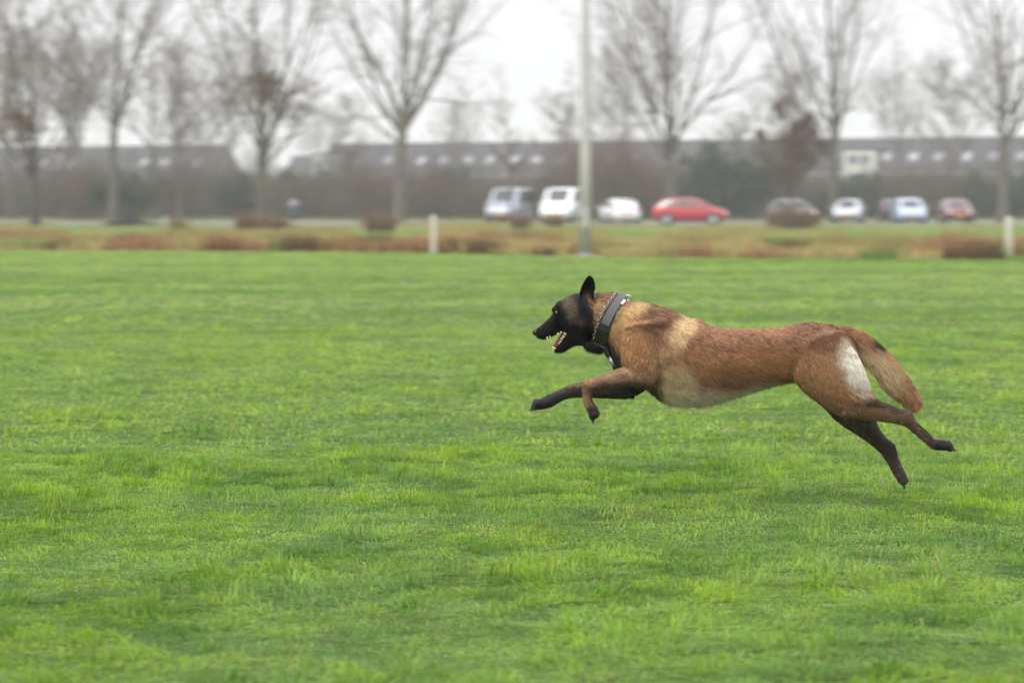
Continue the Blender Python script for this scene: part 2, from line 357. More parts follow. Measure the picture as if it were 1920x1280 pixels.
def make_tree(name, seed, H, r, fork, limbs=9, spread=28, leader=1.0, n2=7, n3=6, n4=4, bark=m_bark, twig=m_twig, leaves=0, lh=(0, 99), tw=.0068, limblen=.62, lw=1.9):
    rg = np.random.default_rng(seed)
    p0, r0 = grow(rg, np.zeros((1, 3)), np.array([[0, 0, 1.0]]), np.array([H * leader]), np.array([r * .82]), np.array([r * .08]), 16, .03, .04)
    f = fork / (H * leader); tk = np.linspace(0, 1, 16); fl = r0 * np.where(tk > f + .04, .62, 1.0)[None]; r0 = fl.copy(); fl[0, 0] *= 1.35
    nl = limbs - limbs // 3; full = np.array([H])
    p1, r1, L1 = branch(rg, p0, r0, limbs - nl + 1, max(f - .02, .05), f + .10, spread + 3, 7, limblen, .15, .50, 12, .05, .035, .025, full)
    p1b, r1b, L1b = branch(rg, p0, r0, nl + 5, f - .03, min(.85, f + .5), spread + 7, 10, limblen * .68, .35, .42, 12, .07, .03, .022, full)
    p1 = np.concatenate([p1, p1b]); r1 = np.concatenate([r1, r1b]); L1 = np.concatenate([L1, L1b])
    p2, r2, L2 = branch(rg, p1, r1, n2 + 1, .10, .98, 38, 13, .32, .35, .5, 7, .10, .03, .012, L1)
    pl, rl, Ll = branch(rg, p0, r0, 9, f * .75, .98, 48, 12, .13, .4, .4, 7, .09, .05, .014, np.array([H * leader]))
    p2 = np.concatenate([p2, pl]); r2 = np.concatenate([r2, rl]); L2 = np.concatenate([L2, Ll])
    p3, r3, L3 = branch(rg, p2, r2, n3 + 1, .12, 1, 42, 14, .45, .35, .55, 5, .11, .03, tw, L2)
    p4, r4, L4 = branch(rg, p3, r3, n4, .2, 1, 40, 16, .5, .35, .6, 3, .12, .02, tw * .8, L3)
    t = empty(name, (0, 0, 0))
    v, q = join([tubes(p0, fl, 12), tubes(p1, r1, 7)]); link('trunk', mesh('trunk', v, q, bark), t)
    v, q = join([tubes(p2, r2, 5), tubes(p3, r3, 3), tubes(p4, r4, 3)]); link('crown', mesh('crown', v, q, twig), t)
    if leaves:
        e = p4[:, -1]; e = e[(e[:, 2] > lh[0]) & (e[:, 2] < lh[1]) & (np.hypot(e[:, 0], e[:, 1]) < lw)]; e = e[noise(e[:, 0] + e[:, 2], e[:, 1] - e[:, 2], 1.1) > .48]
        if len(e):
            e = e[rg.integers(0, len(e), leaves)] + rg.normal(0, .12, (leaves, 3))
            v, q = quads(e, .045, rg); c = S(112, 88, 74) * rg.uniform(.6, 1.3, (leaves, 1))
            link('dead_leaves', mesh('dead_leaves', v, q, m_dead, False, np.repeat(c, 4, 0)), t)
    return t
def copy_tree(o, parent=None):
    c = o.copy(); sc.collection.objects.link(c); c.parent = parent
    for ch in list(o.children): copy_tree(ch, c)
    return c
def put(o, px, Y, rz=0, s=1.0):
    o.location = ((px - 960) / FPX * Y, Y, 0); o.rotation_euler = (0, 0, rz); o.scale = (s, s, s); return o

TREES = [  # px, Y, builder args, label
    (68, 118, dict(seed=1, H=15, r=.24, fork=2.0, limbs=10, n2=6, spread=24, leaves=2500, lh=(2, 6), bark=m_bark2), 'dark twiggy bare tree near the left edge with withered brown leaves low down'),
    (-30, 125, dict(seed=2, H=15, r=.24, fork=2.2, limbs=9, n2=6, spread=26, bark=m_bark2), 'bare tree cut by the left border of the view, beside the twiggy dark tree'),
    (212, 150, dict(seed=3, H=21, r=.38, fork=5.4, limbs=10, spread=24), 'grey bare tree forking above the roofline, second thick trunk from the left'),
    (288, 165, dict(seed=4, H=17, r=.20, fork=3.5, limbs=10, spread=34, n3=6, n4=4), 'slim bare tree close right of the grey forking tree'),
    (492, 114, dict(seed=5, H=16, r=.27, fork=2.8, limbs=12, spread=24, leaves=3600, lw=2.6, lh=(2.6, 7.2)), 'bare tree with reddish brown leaf clusters at the fork, left of the roof gap'),
    (748, 150, dict(seed=6, H=22, r=.46, fork=5.2, limbs=13, spread=27), 'thick bare tree with a broad fan of limbs, between roof gap and tall lamp post'),
    (957, 140, dict(seed=7, H=9.2, r=.13, fork=2.6, limbs=14, spread=55, n2=7, n3=6, n4=3, limblen=.2), 'small narrow young tree above the grey van'),
    (1262, 160, dict(seed=8, H=23, r=.52, fork=3.4, limbs=15, spread=29), 'wide multi-stemmed bare tree rising behind the red hatchback'),
    (1484, 140, dict(seed=9, H=9.0, r=.15, fork=1.6, limbs=16, spread=45, n2=9, n3=7, n4=5, leaves=16000, lh=(1.6, 8.6), bark=m_bark2, limblen=.36, lw=2.2), 'small conical tree still holding brown leaves, left of the pale facade'),
    (1563, 158, dict(seed=10, H=23, r=.38, fork=4.2, limbs=10, spread=31), 'straight bare tree with a long slanting right limb in front of the pale facade'),
    (1880, 150, dict(seed=11, H=21, r=.42, fork=4.6, limbs=13, spread=32), 'forked bare tree near the right edge above the last red car'),
]
for px, Y, kw, lab in TREES:
    t = make_tree('bare_tree', **kw); put(t, px, Y); tag(t, lab, 'tree', 'bare trees around the car park')
# fainter trees further back, copies of two kinds
far_a = make_tree('bare_tree', 21, 17, .22, 4.5, limbs=9, spread=27, n3=7, n4=4, tw=.012)
far_b = make_tree('bare_tree', 22, 13, .18, 3.5, limbs=10, spread=32, n3=7, n4=4, tw=.012)
FAR = [(22, 170, 1, 1.1, 'slim bare tree behind the dark twiggy tree near the left edge'),
       (128, 178, 0, .9, 'slim bare tree right of the dark twiggy tree, nearer than the faint ones'),
       (335, 182, 1, 1.05, 'slim bare tree right of the tree beside the grey forking one'),
       (150, 205, 0, 1.0, 'faint distant bare tree seen between the dark left tree and the grey forking tree'),
       (370, 220, 1, 1.0, 'faint distant bare tree between the slim tree and the tree with reddish leaves'),
       (430, 240, 0, 1.1, 'faint distant bare tree just left of the tree with reddish leaves'),
       (640, 215, 1, .9, 'faint distant bare tree above the left end of the middle terrace'),
       (860, 230, 0, .75, 'low faint distant bare tree above the middle terrace roof'),
       (1060, 200, 1, .85, 'faint distant bare tree just left of the tall lamp post'),
       (1165, 215, 0, 1.0, 'faint distant bare tree between the tall lamp post and the multi-stemmed tree'),
       (1375, 225, 1, .8, 'faint distant bare tree between the multi-stemmed and the brown leaved trees'),
       (1450, 235, 0, 1.0, 'faint distant bare tree rising behind the brown leaved conical tree'),
       (1690, 220, 0, .9, 'faint distant bare tree right of the pale facade'),
       (1780, 205, 1, 1.1, 'faint distant bare tree close left of the forked tree at the right edge')]
used = [False, False]
for i, (px, Y, k, s, lab) in enumerate(FAR):
    src = (far_a, far_b)[k]; o = src if not used[k] else copy_tree(src); used[k] = True
    put(o, px, Y, i * 1.3, s); tag(o, lab, 'tree', 'faint bare trees in the distance')

# ------------------------------------------------------------------ shrubs and thicket
def shrub_arrays(rg, H, n0, n1=7, n2=6, spread=26, base=.5, tw=.011):
    st = np.zeros((n0, 3)); st[:, :2] = rg.normal(0, base, (n0, 2))
    d = np.zeros((n0, 3)); d[:, 2] = 1; d[:, :2] = rg.normal(0, math.tan(R(spread)) * .6, (n0, 2)); d /= np.linalg.norm(d, axis=1, keepdims=True)
    L = H * rg.uniform(.6, 1.05, n0)
    p0, r0 = grow(rg, st, d, L, np.full(n0, .03), np.full(n0, .01), 6, .06, .03)
    p1, r1, L1 = branch(rg, p0, r0, n1, .12, 1, 35, 12, .45, .3, .6, 5, .1, .04, tw, L)
    p2, r2, L2 = branch(rg, p1, r1, n2, .15, 1, 38, 14, .5, .3, .6, 3, .1, .03, tw * .8, L1)
    return p0, r0, p1, r1, p2, r2
def make_shrub(name, seed, H, n0, mstem, leaves=0, lc=None, lm=None, lsize=.06, base=.5, spread=26, n1=7, n2=6, tw=.011):
    rg = np.random.default_rng(seed); p0, r0, p1, r1, p2, r2 = shrub_arrays(rg, H, n0, n1, n2, spread, base, tw)
    t = empty(name, (0, 0, 0))
    v, q = join([tubes(p0, r0, 4), tubes(p1, r1, 3), tubes(p2, r2, 3)]); link('stems', mesh('stems', v, q, mstem), t)
    if leaves:
        e = np.concatenate([p2.reshape(-1, 3), p1[:, 1:].reshape(-1, 3)]); e = e[rg.integers(0, len(e), leaves)] + rg.normal(0, .1, (leaves, 3)); e[:, 2] = np.abs(e[:, 2])
        v, q = quads(e, lsize, rg); c = np.array(lc) * rg.uniform(.55, 1.4, (leaves, 1))
        link('leaves', mesh('leaves', v, q, lm, False, np.repeat(c, 4, 0)), t)
    return t
m_stem = mat('shrub_stems', S(92, 76, 66), .9, var=.2, vscale=1)
m_stemg = mat('shrub_stems_grey', S(84, 78, 68), .9, var=.2, vscale=1)
kinds = {
    'brown': make_shrub('bare_shrub', 31, 3.2, 34, m_stem, base=.9),
    'grey': make_shrub('bare_shrub', 32, 2.8, 34, m_stemg, base=.9),
    'green': make_shrub('evergreen_shrub', 33, 2.8, 26, m_stemg, 9000, S(64, 76, 54), m_ever, .07, .9),
    'russet': make_shrub('bare_shrub', 34, 6.2, 60, m_stem, 5000, S(128, 104, 88), m_dead, .05, 1.6, 34, 8, 7),
    'tall': make_shrub('bare_shrub', 36, 6.0, 30, m_stemg, base=1.2, spread=24, n1=8, n2=7, tw=.008),
    'tawny': make_shrub('dry_shrub', 35, 1.0, 34, m_stem, 1500, S(160, 128, 92), m_dead, .03, .36, 40),
}
kused = {}
SH = []  # px, Y, kind, scale, label
lo = [('grey', 20), ('brown', 95), ('green', 150), ('grey', 235), ('brown', 300), ('brown', 352), ('grey', 405), ('green', 455), ('brown', 520), ('green', 575), ('brown', 640),
      ('grey', 690), ('brown', 760), ('green', 835), ('brown', 890), ('grey', 940), ('brown', 1010), ('grey', 1075), ('green', 1225), ('brown', 1300), ('brown', 1430), ('grey', 1500),
      ('green', 1560), ('green', 1625), ('brown', 1690), ('brown', 1745), ('green', 1800), ('green', 1855), ('green', 1905)]
kn = {'grey': 'grey bare shrub', 'brown': 'brown bare shrub', 'green': 'dark evergreen shrub'}
cnt = {}
for i, (k, px) in enumerate(lo):
    cnt[k] = cnt.get(k, 0) + 1
    SH.append((px, 182 + (i * 37) % 14, k, [1.0, 1.2, .85, 1.1][i % 4], f"{kn[k]} in the belt behind the car park, {ordinal(cnt[k]-1)} {k} one from the left"))
TALL = [(15, 1.0), (118, .8), (190, 1.0), (262, .75), (330, .95), (400, .8), (455, 1.0), (640, 1.05), (680, .8), (790, .95), (850, .7), (915, .85), (1000, .75), (1310, .9), (1445, 1.0), (1520, .8), (1610, .55), (1665, .7), (1725, .85), (1790, .6), (1840, .8), (1900, .95)]
for i, (px, s_) in enumerate(TALL):
    SH.append((px, 188 + (i * 23) % 32, 'tall', s_, f"tall grey leafless bush against the houses, {ordinal(i) if i < 20 else ['twenty first', 'twenty second'][i - 20]} of its kind from the left"))
SH += [(1150, 178, 'russet', 1.0, 'tall russet brown bush behind the tall lamp post'), (1075, 184, 'russet', .88, 'russet brown bush left of the tall lamp post, above the white van'),
       (1220, 186, 'russet', .72, 'lower russet bush against the multi-stemmed tree'), (1380, 176, 'green', 1.65, 'large dark green bush left of the brown leaved tree'),
       (1335, 182, 'green', 1.45, 'dark green bush right of the multi-stemmed tree'), (232, 156, 'green', .95, 'ivy green bush at the foot of the grey forking tree'),
       (160, 172, 'russet', .62, 'russet bush left of the grey forking tree'), (560, 176, 'russet', .5, 'russet bush beneath the roof gap'),
       (700, 172, 'russet', .62, 'russet bush left of the thick fan limbed tree'), (820, 178, 'russet', .6, 'russet bush right of the thick fan limbed tree'),
       (712, 88, 'tawny', .75, 'orange dry bush on the meadow left of the short white post'), 
       (335, 100, 'tawny', .45, 'small tan dry bush on the meadow right of the grey marker post'), (466, 92, 'tawny', .7, 'dry bush at the foot of the tree with reddish leaves, left side'),
       (517, 90, 'tawny', .62, 'dry bush at the foot of the tree with reddish leaves, right side'), (975, 105, 'tawny', .6, 'dry brown bush in front of the grey van'),
       (1040, 112, 'tawny', .55, 'dry orange bush in front of the white van'), (1484, 104, 'tawny', .95, 'dry brown bush at the foot of the brown leaved tree'), (1458, 110, 'tawny', .7, 'low dry bush on the left flank of the brown leaved tree foot'), (1510, 108, 'tawny', .75, 'low dry bush on the right flank of the brown leaved tree foot'),
       
       ]
for i, (px, Y, k, s, lab) in enumerate(SH):
    src = kinds[k]; o = src if not kused.get(k) else copy_tree(src); kused[k] = True
    put(o, px, Y, i * 2.1, s)
    tag(o, lab, 'shrub', 'dry bushes on the meadow' if k == 'tawny' else 'shrubs behind the car park')
# far thicket: one mass
rg = np.random.default_rng(77); NS = 5200
tx = rg.uniform(-75, 75, NS); ty = rg.uniform(202, 232, NS)
th = 2.2 + 2.6 * fbm(tx, ty, .08, 3)
st = np.stack([tx, ty, np.zeros(NS)], 1); d = np.tile([0, 0, 1.0], (NS, 1)) + rg.normal(0, .18, (NS, 3))
p0, r0 = grow(rg, st, d / np.linalg.norm(d, axis=1, keepdims=True), th, np.full(NS, .035), np.full(NS, .012), 4, .08, .05)
p1, r1, L1 = branch(rg, p0, r0, 6, .1, 1, 35, 12, .4, .3, .6, 3, .1, .05, .013, th)
v, q = join([tubes(p0, r0, 3), tubes(p1, r1, 3)])
tag(link('thicket', mesh('thicket', v, q, m_stem)), 'grey brown mass of bare thicket in front of the terraced houses', 'thicket', kind='stuff')
e = np.stack([rg.uniform(-75, 75, 60000), rg.uniform(200, 205, 60000), np.abs(rg.normal(0, .8, 60000))], 1)
v, q = quads(e, .12, rg); c = S(66, 62, 50) * rg.uniform(.6, 1.3, (60000, 1))
tag(link('undergrowth', mesh('undergrowth', v, q, m_ever, False, np.repeat(c, 4, 0))), 'dark low undergrowth at the foot of the thicket', 'undergrowth', kind='stuff')

# ------------------------------------------------------------------ terraced houses
m_brick = mat('brick', S(128, 100, 86), .9, var=.12, vscale=1.5)
m_rooft = mat('roof_tiles', S(76, 72, 76), .9, spec=.2, var=.18, vscale=1.2)
m_white = mat('white_paint', S(225, 225, 222), .6, var=.05)
m_winglass = mat('window_glass', (0.10, 0.12, 0.14), .08, spec=.8)
m_sky = mat('rooflight_glass', (0.30, 0.31, 0.34), .25, spec=.6)  # pale base colour carries part of the sky's reflection
m_wframe = mat('grey_window_frame', S(176, 176, 178), .6)
m_panel = mat('pale_panels', S(178, 176, 170), .7, var=.06, vscale=.6)
m_doorc = mat('door_paint', S(70, 80, 84), .5)
HW, HD, HE, HR = 6.5, 9.0, 5.1, 9.5
def house(style, end=False):
    t = empty('terraced_house', (0, 0, 0))
    MB().add([(0.003, 0, 0), (HW - .003, 0, 0), (HW - .003, HD, 0), (.003, HD, 0), (.003, 0, HE), (HW - .003, 0, HE), (HW - .003, HD, HE), (.003, HD, HE), (.003, HD / 2, HR - .25), (HW - .003, HD / 2, HR - .25)],
             [(0, 1, 5, 4), (2, 3, 7, 6), (3, 0, 4, 8, 7), (1, 2, 6, 9, 5)]).build('wall', m_panel if style == 'pale' else m_brick, t)
    rise = (HR - HE) / (HD / 2 + .35); b = MB()
    def slab(y0, z0, y1, z1):
        b.add([(0, y0, z0), (HW, y0, z0), (HW, y1, z1), (0, y1, z1), (0, y0, z0 - .18), (HW, y0, z0 - .18), (HW, y1, z1 - .18), (0, y1, z1 - .18)],
              [(0, 1, 2, 3), (7, 6, 5, 4), (0, 4, 5, 1), (1, 5, 6, 2), (3, 7, 4, 0)])
    slab(-.35, HE, HD / 2, HR); slab(HD + .35, HE, HD / 2, HR + .004)
    rf = b.build('roof', m_rooft, t)
    for cx in ([1.5, 4.6] if style != 'bare' else [3.2]):
        y0, y1 = 1.3, 2.3; z = lambda y: HE + (y + .35) * rise
        fr = MB(); pn = MB(); nrm = np.array([0, -rise, 1]) / math.hypot(rise, 1)
        def pl(mb, x0, x1, ya, yb, lo_, hi_):
            q = [np.array([x, y, z(y)]) for x, y in ((x0, ya), (x1, ya), (x1, yb), (x0, yb))]
            mb.add([a + nrm * lo_ for a in q] + [a + nrm * hi_ for a in q], [(4, 5, 6, 7), (0, 1, 5, 4), (1, 2, 6, 5), (2, 3, 7, 6), (3, 0, 4, 7)])
        pl(fr, cx - .48, cx + .48, y0, y1, -.02, .10); wo = fr.build('roof_window', m_wframe, t)
        pl(pn, cx - .39, cx + .39, y0 + .1, y1 - .1, .1, .12); pn.build('pane', m_sky, wo)
    MB().box(.0, HW, -.50, -.36, HE - .16, HE - .02).build('gutter', m_white, t)
    MB().box(HW * .5 - .35, HW * .5 + .35, HD / 2 - .3, HD / 2 + .3, HR - .5, HR + .55).build('chimney', m_brick, rf) if style == 'chimney' else None
    def win(x0, x1, z0, z1):
        f = MB().box(x0, x1, -.05, .03, z0, z1).build('window', m_white, t)
        g = MB().box(x0 + .1, (x0 + x1) / 2 - .04, -.056, -.045, z0 + .1, z1 - .1).box((x0 + x1) / 2 + .04, x1 - .1, -.056, -.045, z0 + .1, z1 - .1)
        g.build('pane', m_winglass, f)
    win(.7, 2.9, 3.1, 4.5); win(3.8, 5.8, 3.1, 4.5); win(.7, 3.4, .6, 2.2)
    dr = MB().box(4.4, 5.4, -.04, .03, .05, 2.15).build('door', m_doorc, t); MB().box(5.2, 5.28, -.09, -.04, 1.0, 1.12).build('handle', m_white, dr)
    if style == 'bay':
        MB().box(-.02, HW * .62, -1.2, -.02, 0, HR - 1.6).build('bay_front', m_panel, t)
        for k, zz in enumerate((1.0, 3.7, 6.0)):
            f = MB().box(.5, 3.4, -1.25, -1.19, zz, zz + 1.5).build('window', m_white, t)
            MB().box(.62, 1.85, -1.256, -1.24, zz + .12, zz + 1.38).box(2.05, 3.28, -1.256, -1.24, zz + .12, zz + 1.38).build('pane', m_winglass, f)
        MB().box(-.1, HW * .62 + .08, -1.3, HD * .4, HR - 1.6, HR - 1.42).build('bay_roof', m_rooft, t)
    return t
hA = np.array([P(60, 300, 338)[0], 338.0]); hB = np.array([P(1940, 300, 288)[0], 288.0])
hd = (hB - hA) / np.linalg.norm(hB - hA); ang = math.atan2(hd[1], hd[0])
protos = {'plain': None, 'bay': None, 'bare': None}
def place_row(px0, n, side, styles, drop=0):
    # start where the row line crosses column px0
    best = min(np.linspace(-40, 160, 4001), key=lambda s: abs(960 + (hA + hd * s)[0] / (hA + hd * s)[1] * FPX - px0))
    for i in range(n):
        stl = styles.get(i, 'plain'); pr = protos.get(stl)
        if pr is None: o = protos[stl] = house(stl)
        else: o = copy_tree(pr)
        q = hA + hd * (best + i * HW); o.location = (q[0], q[1], -drop); o.rotation_euler = (0, 0, ang)
        extra = ', with tall pale bay' if stl == 'bay' else ''
        tag(o, f"{ordinal(i)} house from the left in the {side} dark roofed row{extra}", 'house', 'terraced houses with dark tiled roofs')
place_row(-60, 6, 'left', {0: 'bare', 2: 'bare', 3: 'bare', 5: 'bare'})
place_row(522, 1, 'low middle', {}, 1.6)
place_row(594, 7, 'middle', {0: 'bay', 1: 'bare'})
place_row(1205, 9, 'right', {0: 'bare', 2: 'bare', 4: 'bay', 5: 'plain'})

# ------------------------------------------------------------------ cars
m_tyre = mat('tyre', (0.025, 0.025, 0.027), .8); m_rim = mat('alloy', (0.55, 0.56, 0.58), .35, .8)
m_glass = mat('car_glass', (0.03, 0.035, 0.04), .06, spec=.9); m_trim = mat('dark_trim', (0.03, 0.03, 0.033), .6)
m_lamp = mat('headlight_glass', (0.85, 0.86, 0.88), .1, spec=.9); m_tail = mat('tail_light', (0.5, 0.02, 0.02), .2)
m_plate = mat('plate_yellow', S(225, 170, 40), .5)
def paint(n, c): return mat(n, c, .28, .15, .5, coat=.8)
PROF = {  # x, z_bottom, z_belt, z_top, half width, half top width, greenhouse?
    'hatch': dict(L=4.0, wb=(-1.22, 1.27), wr=.31, st=[(-2.0, .38, .72, .76, .70, .60, 0), (-1.93, .26, .86, .92, .80, .68, 0), (-1.78, .22, .93, 1.10, .84, .66, 1), (-1.45, .2, .95, 1.38, .86, .60, 1), (-.75, .2, .95, 1.46, .87, .60, 1),
                                              (.05, .2, .93, 1.46, .87, .60, 1), (.55, .2, .91, 1.36, .87, .60, 1), (1.20, .2, .88, .96, .86, .66, 0), (1.65, .22, .80, .88, .84, .62, 0), (1.92, .26, .66, .72, .78, .58, 0), (2.0, .36, .56, .6, .68, .5, 0)]),
    'mpv': dict(L=4.3, wb=(-1.32, 1.35), wr=.32, st=[(-2.15, .38, .80, .84, .76, .66, 0), (-2.1, .26, .98, 1.10, .84, .70, 0), (-1.98, .22, 1.02, 1.40, .88, .68, 1), (-1.7, .2, 1.03, 1.62, .89, .66, 1), (-.8, .2, 1.03, 1.68, .90, .66, 1),
                                            (.2, .2, 1.0, 1.68, .90, .66, 1), (.75, .2, .98, 1.55, .89, .66, 1), (1.45, .2, .93, 1.04, .88, .70, 0), (1.85, .22, .85, .94, .86, .66, 0), (2.1, .26, .7, .76, .80, .6, 0), (2.15, .36, .58, .62, .7, .5, 0)]),
    'van': dict(L=4.7, wb=(-1.45, 1.5), wr=.33, st=[(-2.35, .4, 1.05, 1.75, .86, .78, 0), (-2.3, .28, 1.10, 1.92, .92, .82, 1), (-1.6, .24, 1.10, 1.95, .94, .82, 1), (-.6, .24, 1.10, 1.96, .95, .82, 1), (.35, .24, 1.10, 1.95, .95, .82, 1),
                                            (.85, .24, 1.08, 1.88, .94, .80, 1), (1.55, .24, 1.02, 1.18, .92, .76, 0), (2.0, .26, .92, 1.02, .90, .70, 0), (2.28, .3, .72, .8, .84, .64, 0), (2.35, .4, .6, .64, .74, .55, 0)]),
}
def make_car(name, kind, body_m):
    D = PROF[kind]; st = D['st']; t = empty(name, (0, 0, 0)); rings = []
    for x, zb, zs, zt, w_, wt, gflag in st:
        half = [(0, zb), (w_ * .86, zb), (w_ * .985, zb + .10), (w_, zb + (zs - zb) * .55), (w_ * .965, zs), (wt + (w_ - wt) * .10, zt - .06), (wt * .82, zt - .012), (0, zt)]
        if not gflag: half[5] = (w_ * .93, min(zt - .02, zs + .02)); half[6] = (wt * .8, zt - .008)
        ring = [(x, y, z) for y, z in half] + [(x, -y, z) for y, z in half[-2:0:-1]]
        rings.append(ring)
    n = len(rings[0]); v = [p for r_ in rings for p in r_]; f = []
    for i in range(len(rings) - 1):
        for j in range(n): f.append((i * n + j, (i + 1) * n + j, (i + 1) * n + (j + 1) % n, i * n + (j + 1) % n))
    f += [tuple(range(n)), tuple(range(len(rings) * n - 1, (len(rings) - 1) * n - 1, -1))]
    body = link('body', mesh('body', v, f, body_m, True), t)
    V = np.array(v).reshape(len(rings), n, 3)
    def pane(nm, corners, inset=.1, off=.012):
        c = np.array(corners); m_ = c.mean(0); q = m_ + (c - m_) * (1 - inset)
        nn = np.cross(q[1] - q[0], q[2] - q[0]); nn /= np.linalg.norm(nn) + 1e-9
        ctr = np.array([0, 0, .9]);
        if nn @ (m_ - ctr) < 0: nn = -nn
        k = len(q); vv = np.concatenate([q + nn * off, q - nn * .02]); ff = [tuple(range(k))] + [(i, (i + 1) % k, k + (i + 1) % k, k + i) for i in range(k)]
        link(nm, mesh(nm, vv, ff, m_glass, False), t)
    gi = [i for i, s in enumerate(st) if s[6]]
    for s in (1, -1):
        J = (4, 5) if s == 1 else (n - 4, n - 5)
        for i in range(gi[0], gi[-1]):
            if kind == 'van' and body_m.name.startswith('white') and i < gi[-1] - 2: continue
            pane('side_window', [V[i][J[0]], V[i + 1][J[0]], V[i + 1][J[1]], V[i][J[1]]], .14)
        pane('side_window', [V[gi[-1]][J[0]], V[gi[-1] + 1][J[0]], V[gi[-1]][J[1]]], .3)
    a = gi[-1]; pane('windscreen', [V[a][6], V[a][n - 6], V[a + 1][n - 6], V[a + 1][6]], .10, .02)
    b_ = gi[0]; pane('rear_window', [V[b_ + (kind != 'van')][6] if kind != 'van' else V[b_][6] * 1.0, V[b_ + (kind != 'van')][n - 6], V[b_ - 1][n - 6] if kind == 'van' else V[b_][n - 5], V[b_ - 1][6] if kind == 'van' else V[b_][5]], .12, .02) if kind != 'van' else \
        MB().box(-2.375, -2.33, -.6, .6, 1.15, 1.6, .01).build('rear_window', m_glass, t)
    zf = .62 if kind != 'van' else .72; xf = st[-1][0]
    for s in (1, -1):
        MB().ball((xf - .12, s * .60, zf + .02), (.13, .17, .085)).build('headlight', m_lamp, t, True)
        MB().box(st[0][0] - .01 + .03, st[0][0] + .16, s * .66 - .09, s * .66 + .09, .74, 1.0, .03).build('tail_light', m_tail, t)
        xm = st[gi[-1] + 1][0] - .42; MB().ball((xm, s * (.98 if kind != 'van' else 1.04), .98 if kind == 'hatch' else 1.08), (.07, .11, .075)).build('wing_mirror', body_m, t, True)
    MB().box(xf - .05, xf + .012, -.45, .45, .34, .50, .02).build('grille', m_trim, t)
    MB().box(xf + .004, xf + .026, -.26, .26, .40, .51).build('licence_plate', m_plate, t)
    MB().box(st[0][0] - .026, st[0][0] + .0, -.26, .26, .52, .63).build('licence_plate', m_plate, t)
    MB().box(-D['L'] / 2 + .75, D['L'] / 2 - .8, -.8, .8, .16, .24).build('underbody', m_trim, t)
    wr = D['wr']
    for wx in D['wb']:
        for s in (1, -1):
            W_ = np.interp(wx, [q[0] for q in st], [q[4] for q in st])
            wh = empty('wheel', (wx, s * (W_ - .09), wr)); wh.parent = t
            def disc(r_, y0, y1, nm, m_, par, N=20):
                k = [(math.cos(2 * math.pi * i / N) * r_, math.sin(2 * math.pi * i / N) * r_) for i in range(N)]
                vv = [(x_, y0, z_) for x_, z_ in k] + [(x_, y1, z_) for x_, z_ in k]
                link(nm, mesh(nm, vv, [tuple(range(N)), tuple(range(2 * N - 1, N - 1, -1))] + [(i, (i + 1) % N, N + (i + 1) % N, N + i) for i in range(N)], m_, False), par)
            disc(wr, s * -.1, s * .102, 'tyre', m_tyre, wh); disc(wr * .62, s * .06, s * .112, 'rim', m_rim, wh)
            disc(wr + .06, s * -.1, s * .095, 'wheel_arch', m_trim, wh)
    return t
CARS = [
    (956, 150, 'van', paint('grey_lilac_paint', S(150, 153, 166)), -106, 'parked_van', 'grey van parked at the left end of the cars', 'van'),
    (1056, 148, 'van', paint('white_van_paint', S(232, 234, 234)), -105, 'parked_van', 'white van partly behind the tall lamp post', 'van'),
    (1160, 143, 'hatch', paint('white_car_paint', S(235, 235, 233)), 101, 'parked_car', 'small white car between the lamp post and the red hatchback', 'car'),
    (1294, 131, 'hatch', paint('red_paint', S(172, 18, 40)), -7, 'parked_car', 'bright red hatchback seen from the side in the middle of the cars', 'car'),
    (1484, 152, 'hatch', paint('dark_grey_paint', S(88, 88, 92)), -70, 'parked_car', 'dark grey car half hidden by the brown leaved tree and dry bush', 'car'),
    (1591, 150, 'hatch', paint('silver_paint', S(178, 184, 192)), -103, 'parked_car', 'silver car parked nose forward, first right of the brown leaved tree', 'car'),
    (1672, 157, 'hatch', paint('navy_paint', S(50, 52, 62)), 84, 'parked_car', 'dark car mostly hidden behind the light blue car', 'car'),
    (1702, 147, 'mpv', paint('light_blue_paint', S(168, 182, 208)), -92, 'parked_car', 'light blue car parked nose forward between the silver and the red cars', 'car'),
    (1790, 148, 'hatch', paint('dark_red_paint', S(104, 26, 40)), -92, 'parked_car', 'dull red car parked nose forward, last car on the right', 'car'),
]
for px, Y, k, m_, a, nm, lab, cat in CARS:
    c = make_car(nm, k, m_); put(c, px, Y, R(a)); c.location.z = .004
    if lab.startswith('light blue'): c.scale = (1, 1, .9)
    if k == 'van': c.scale = (1, 1.06, 1.1)
    tag(c, lab, cat, 'vehicles in the car park')

# ------------------------------------------------------------------ posts, lamp post, bin, dark heap
m_conc = mat('concrete', S(180, 178, 174), .85, var=.05, vscale=6, bump=.1)
m_postw = mat('white_post', S(192, 186, 172), .8, var=.08, vscale=8)
m_greyp = mat('grey_post', S(150, 152, 156), .8, var=.1)
Y = 46.9; t = empty('lamp_post', P(1097.5, 480, Y)); t.location.z = 0
MB().tube([(0, 0, 0), (0, 0, 2.0), (0, 0, 5), (0, 0, 9.2)], [.118, .104, .062, .036], 20).build('pole', m_conc, t, True)
MB().tube([(0, 0, 0), (0, 0, .05)], [.15, .14], 20).build('base_collar', m_greyp, t, True)
MB().box(-.045, .045, -.122, -.09, .55, .95, .01).build('access_door', m_conc, t)
MB().tube([(0, 0, 9.15), (-.4, 0, 9.3), (-.9, 0, 9.32)], [.03, .03, .03], 8).build('arm', m_greyp, t, True)
MB().box(-1.45, -.85, -.13, .13, 9.25, 9.38, .04).build('lamp_head', m_greyp, t)
tag(t, 'tall pale concrete lamp post at the field edge', 'lamp post')
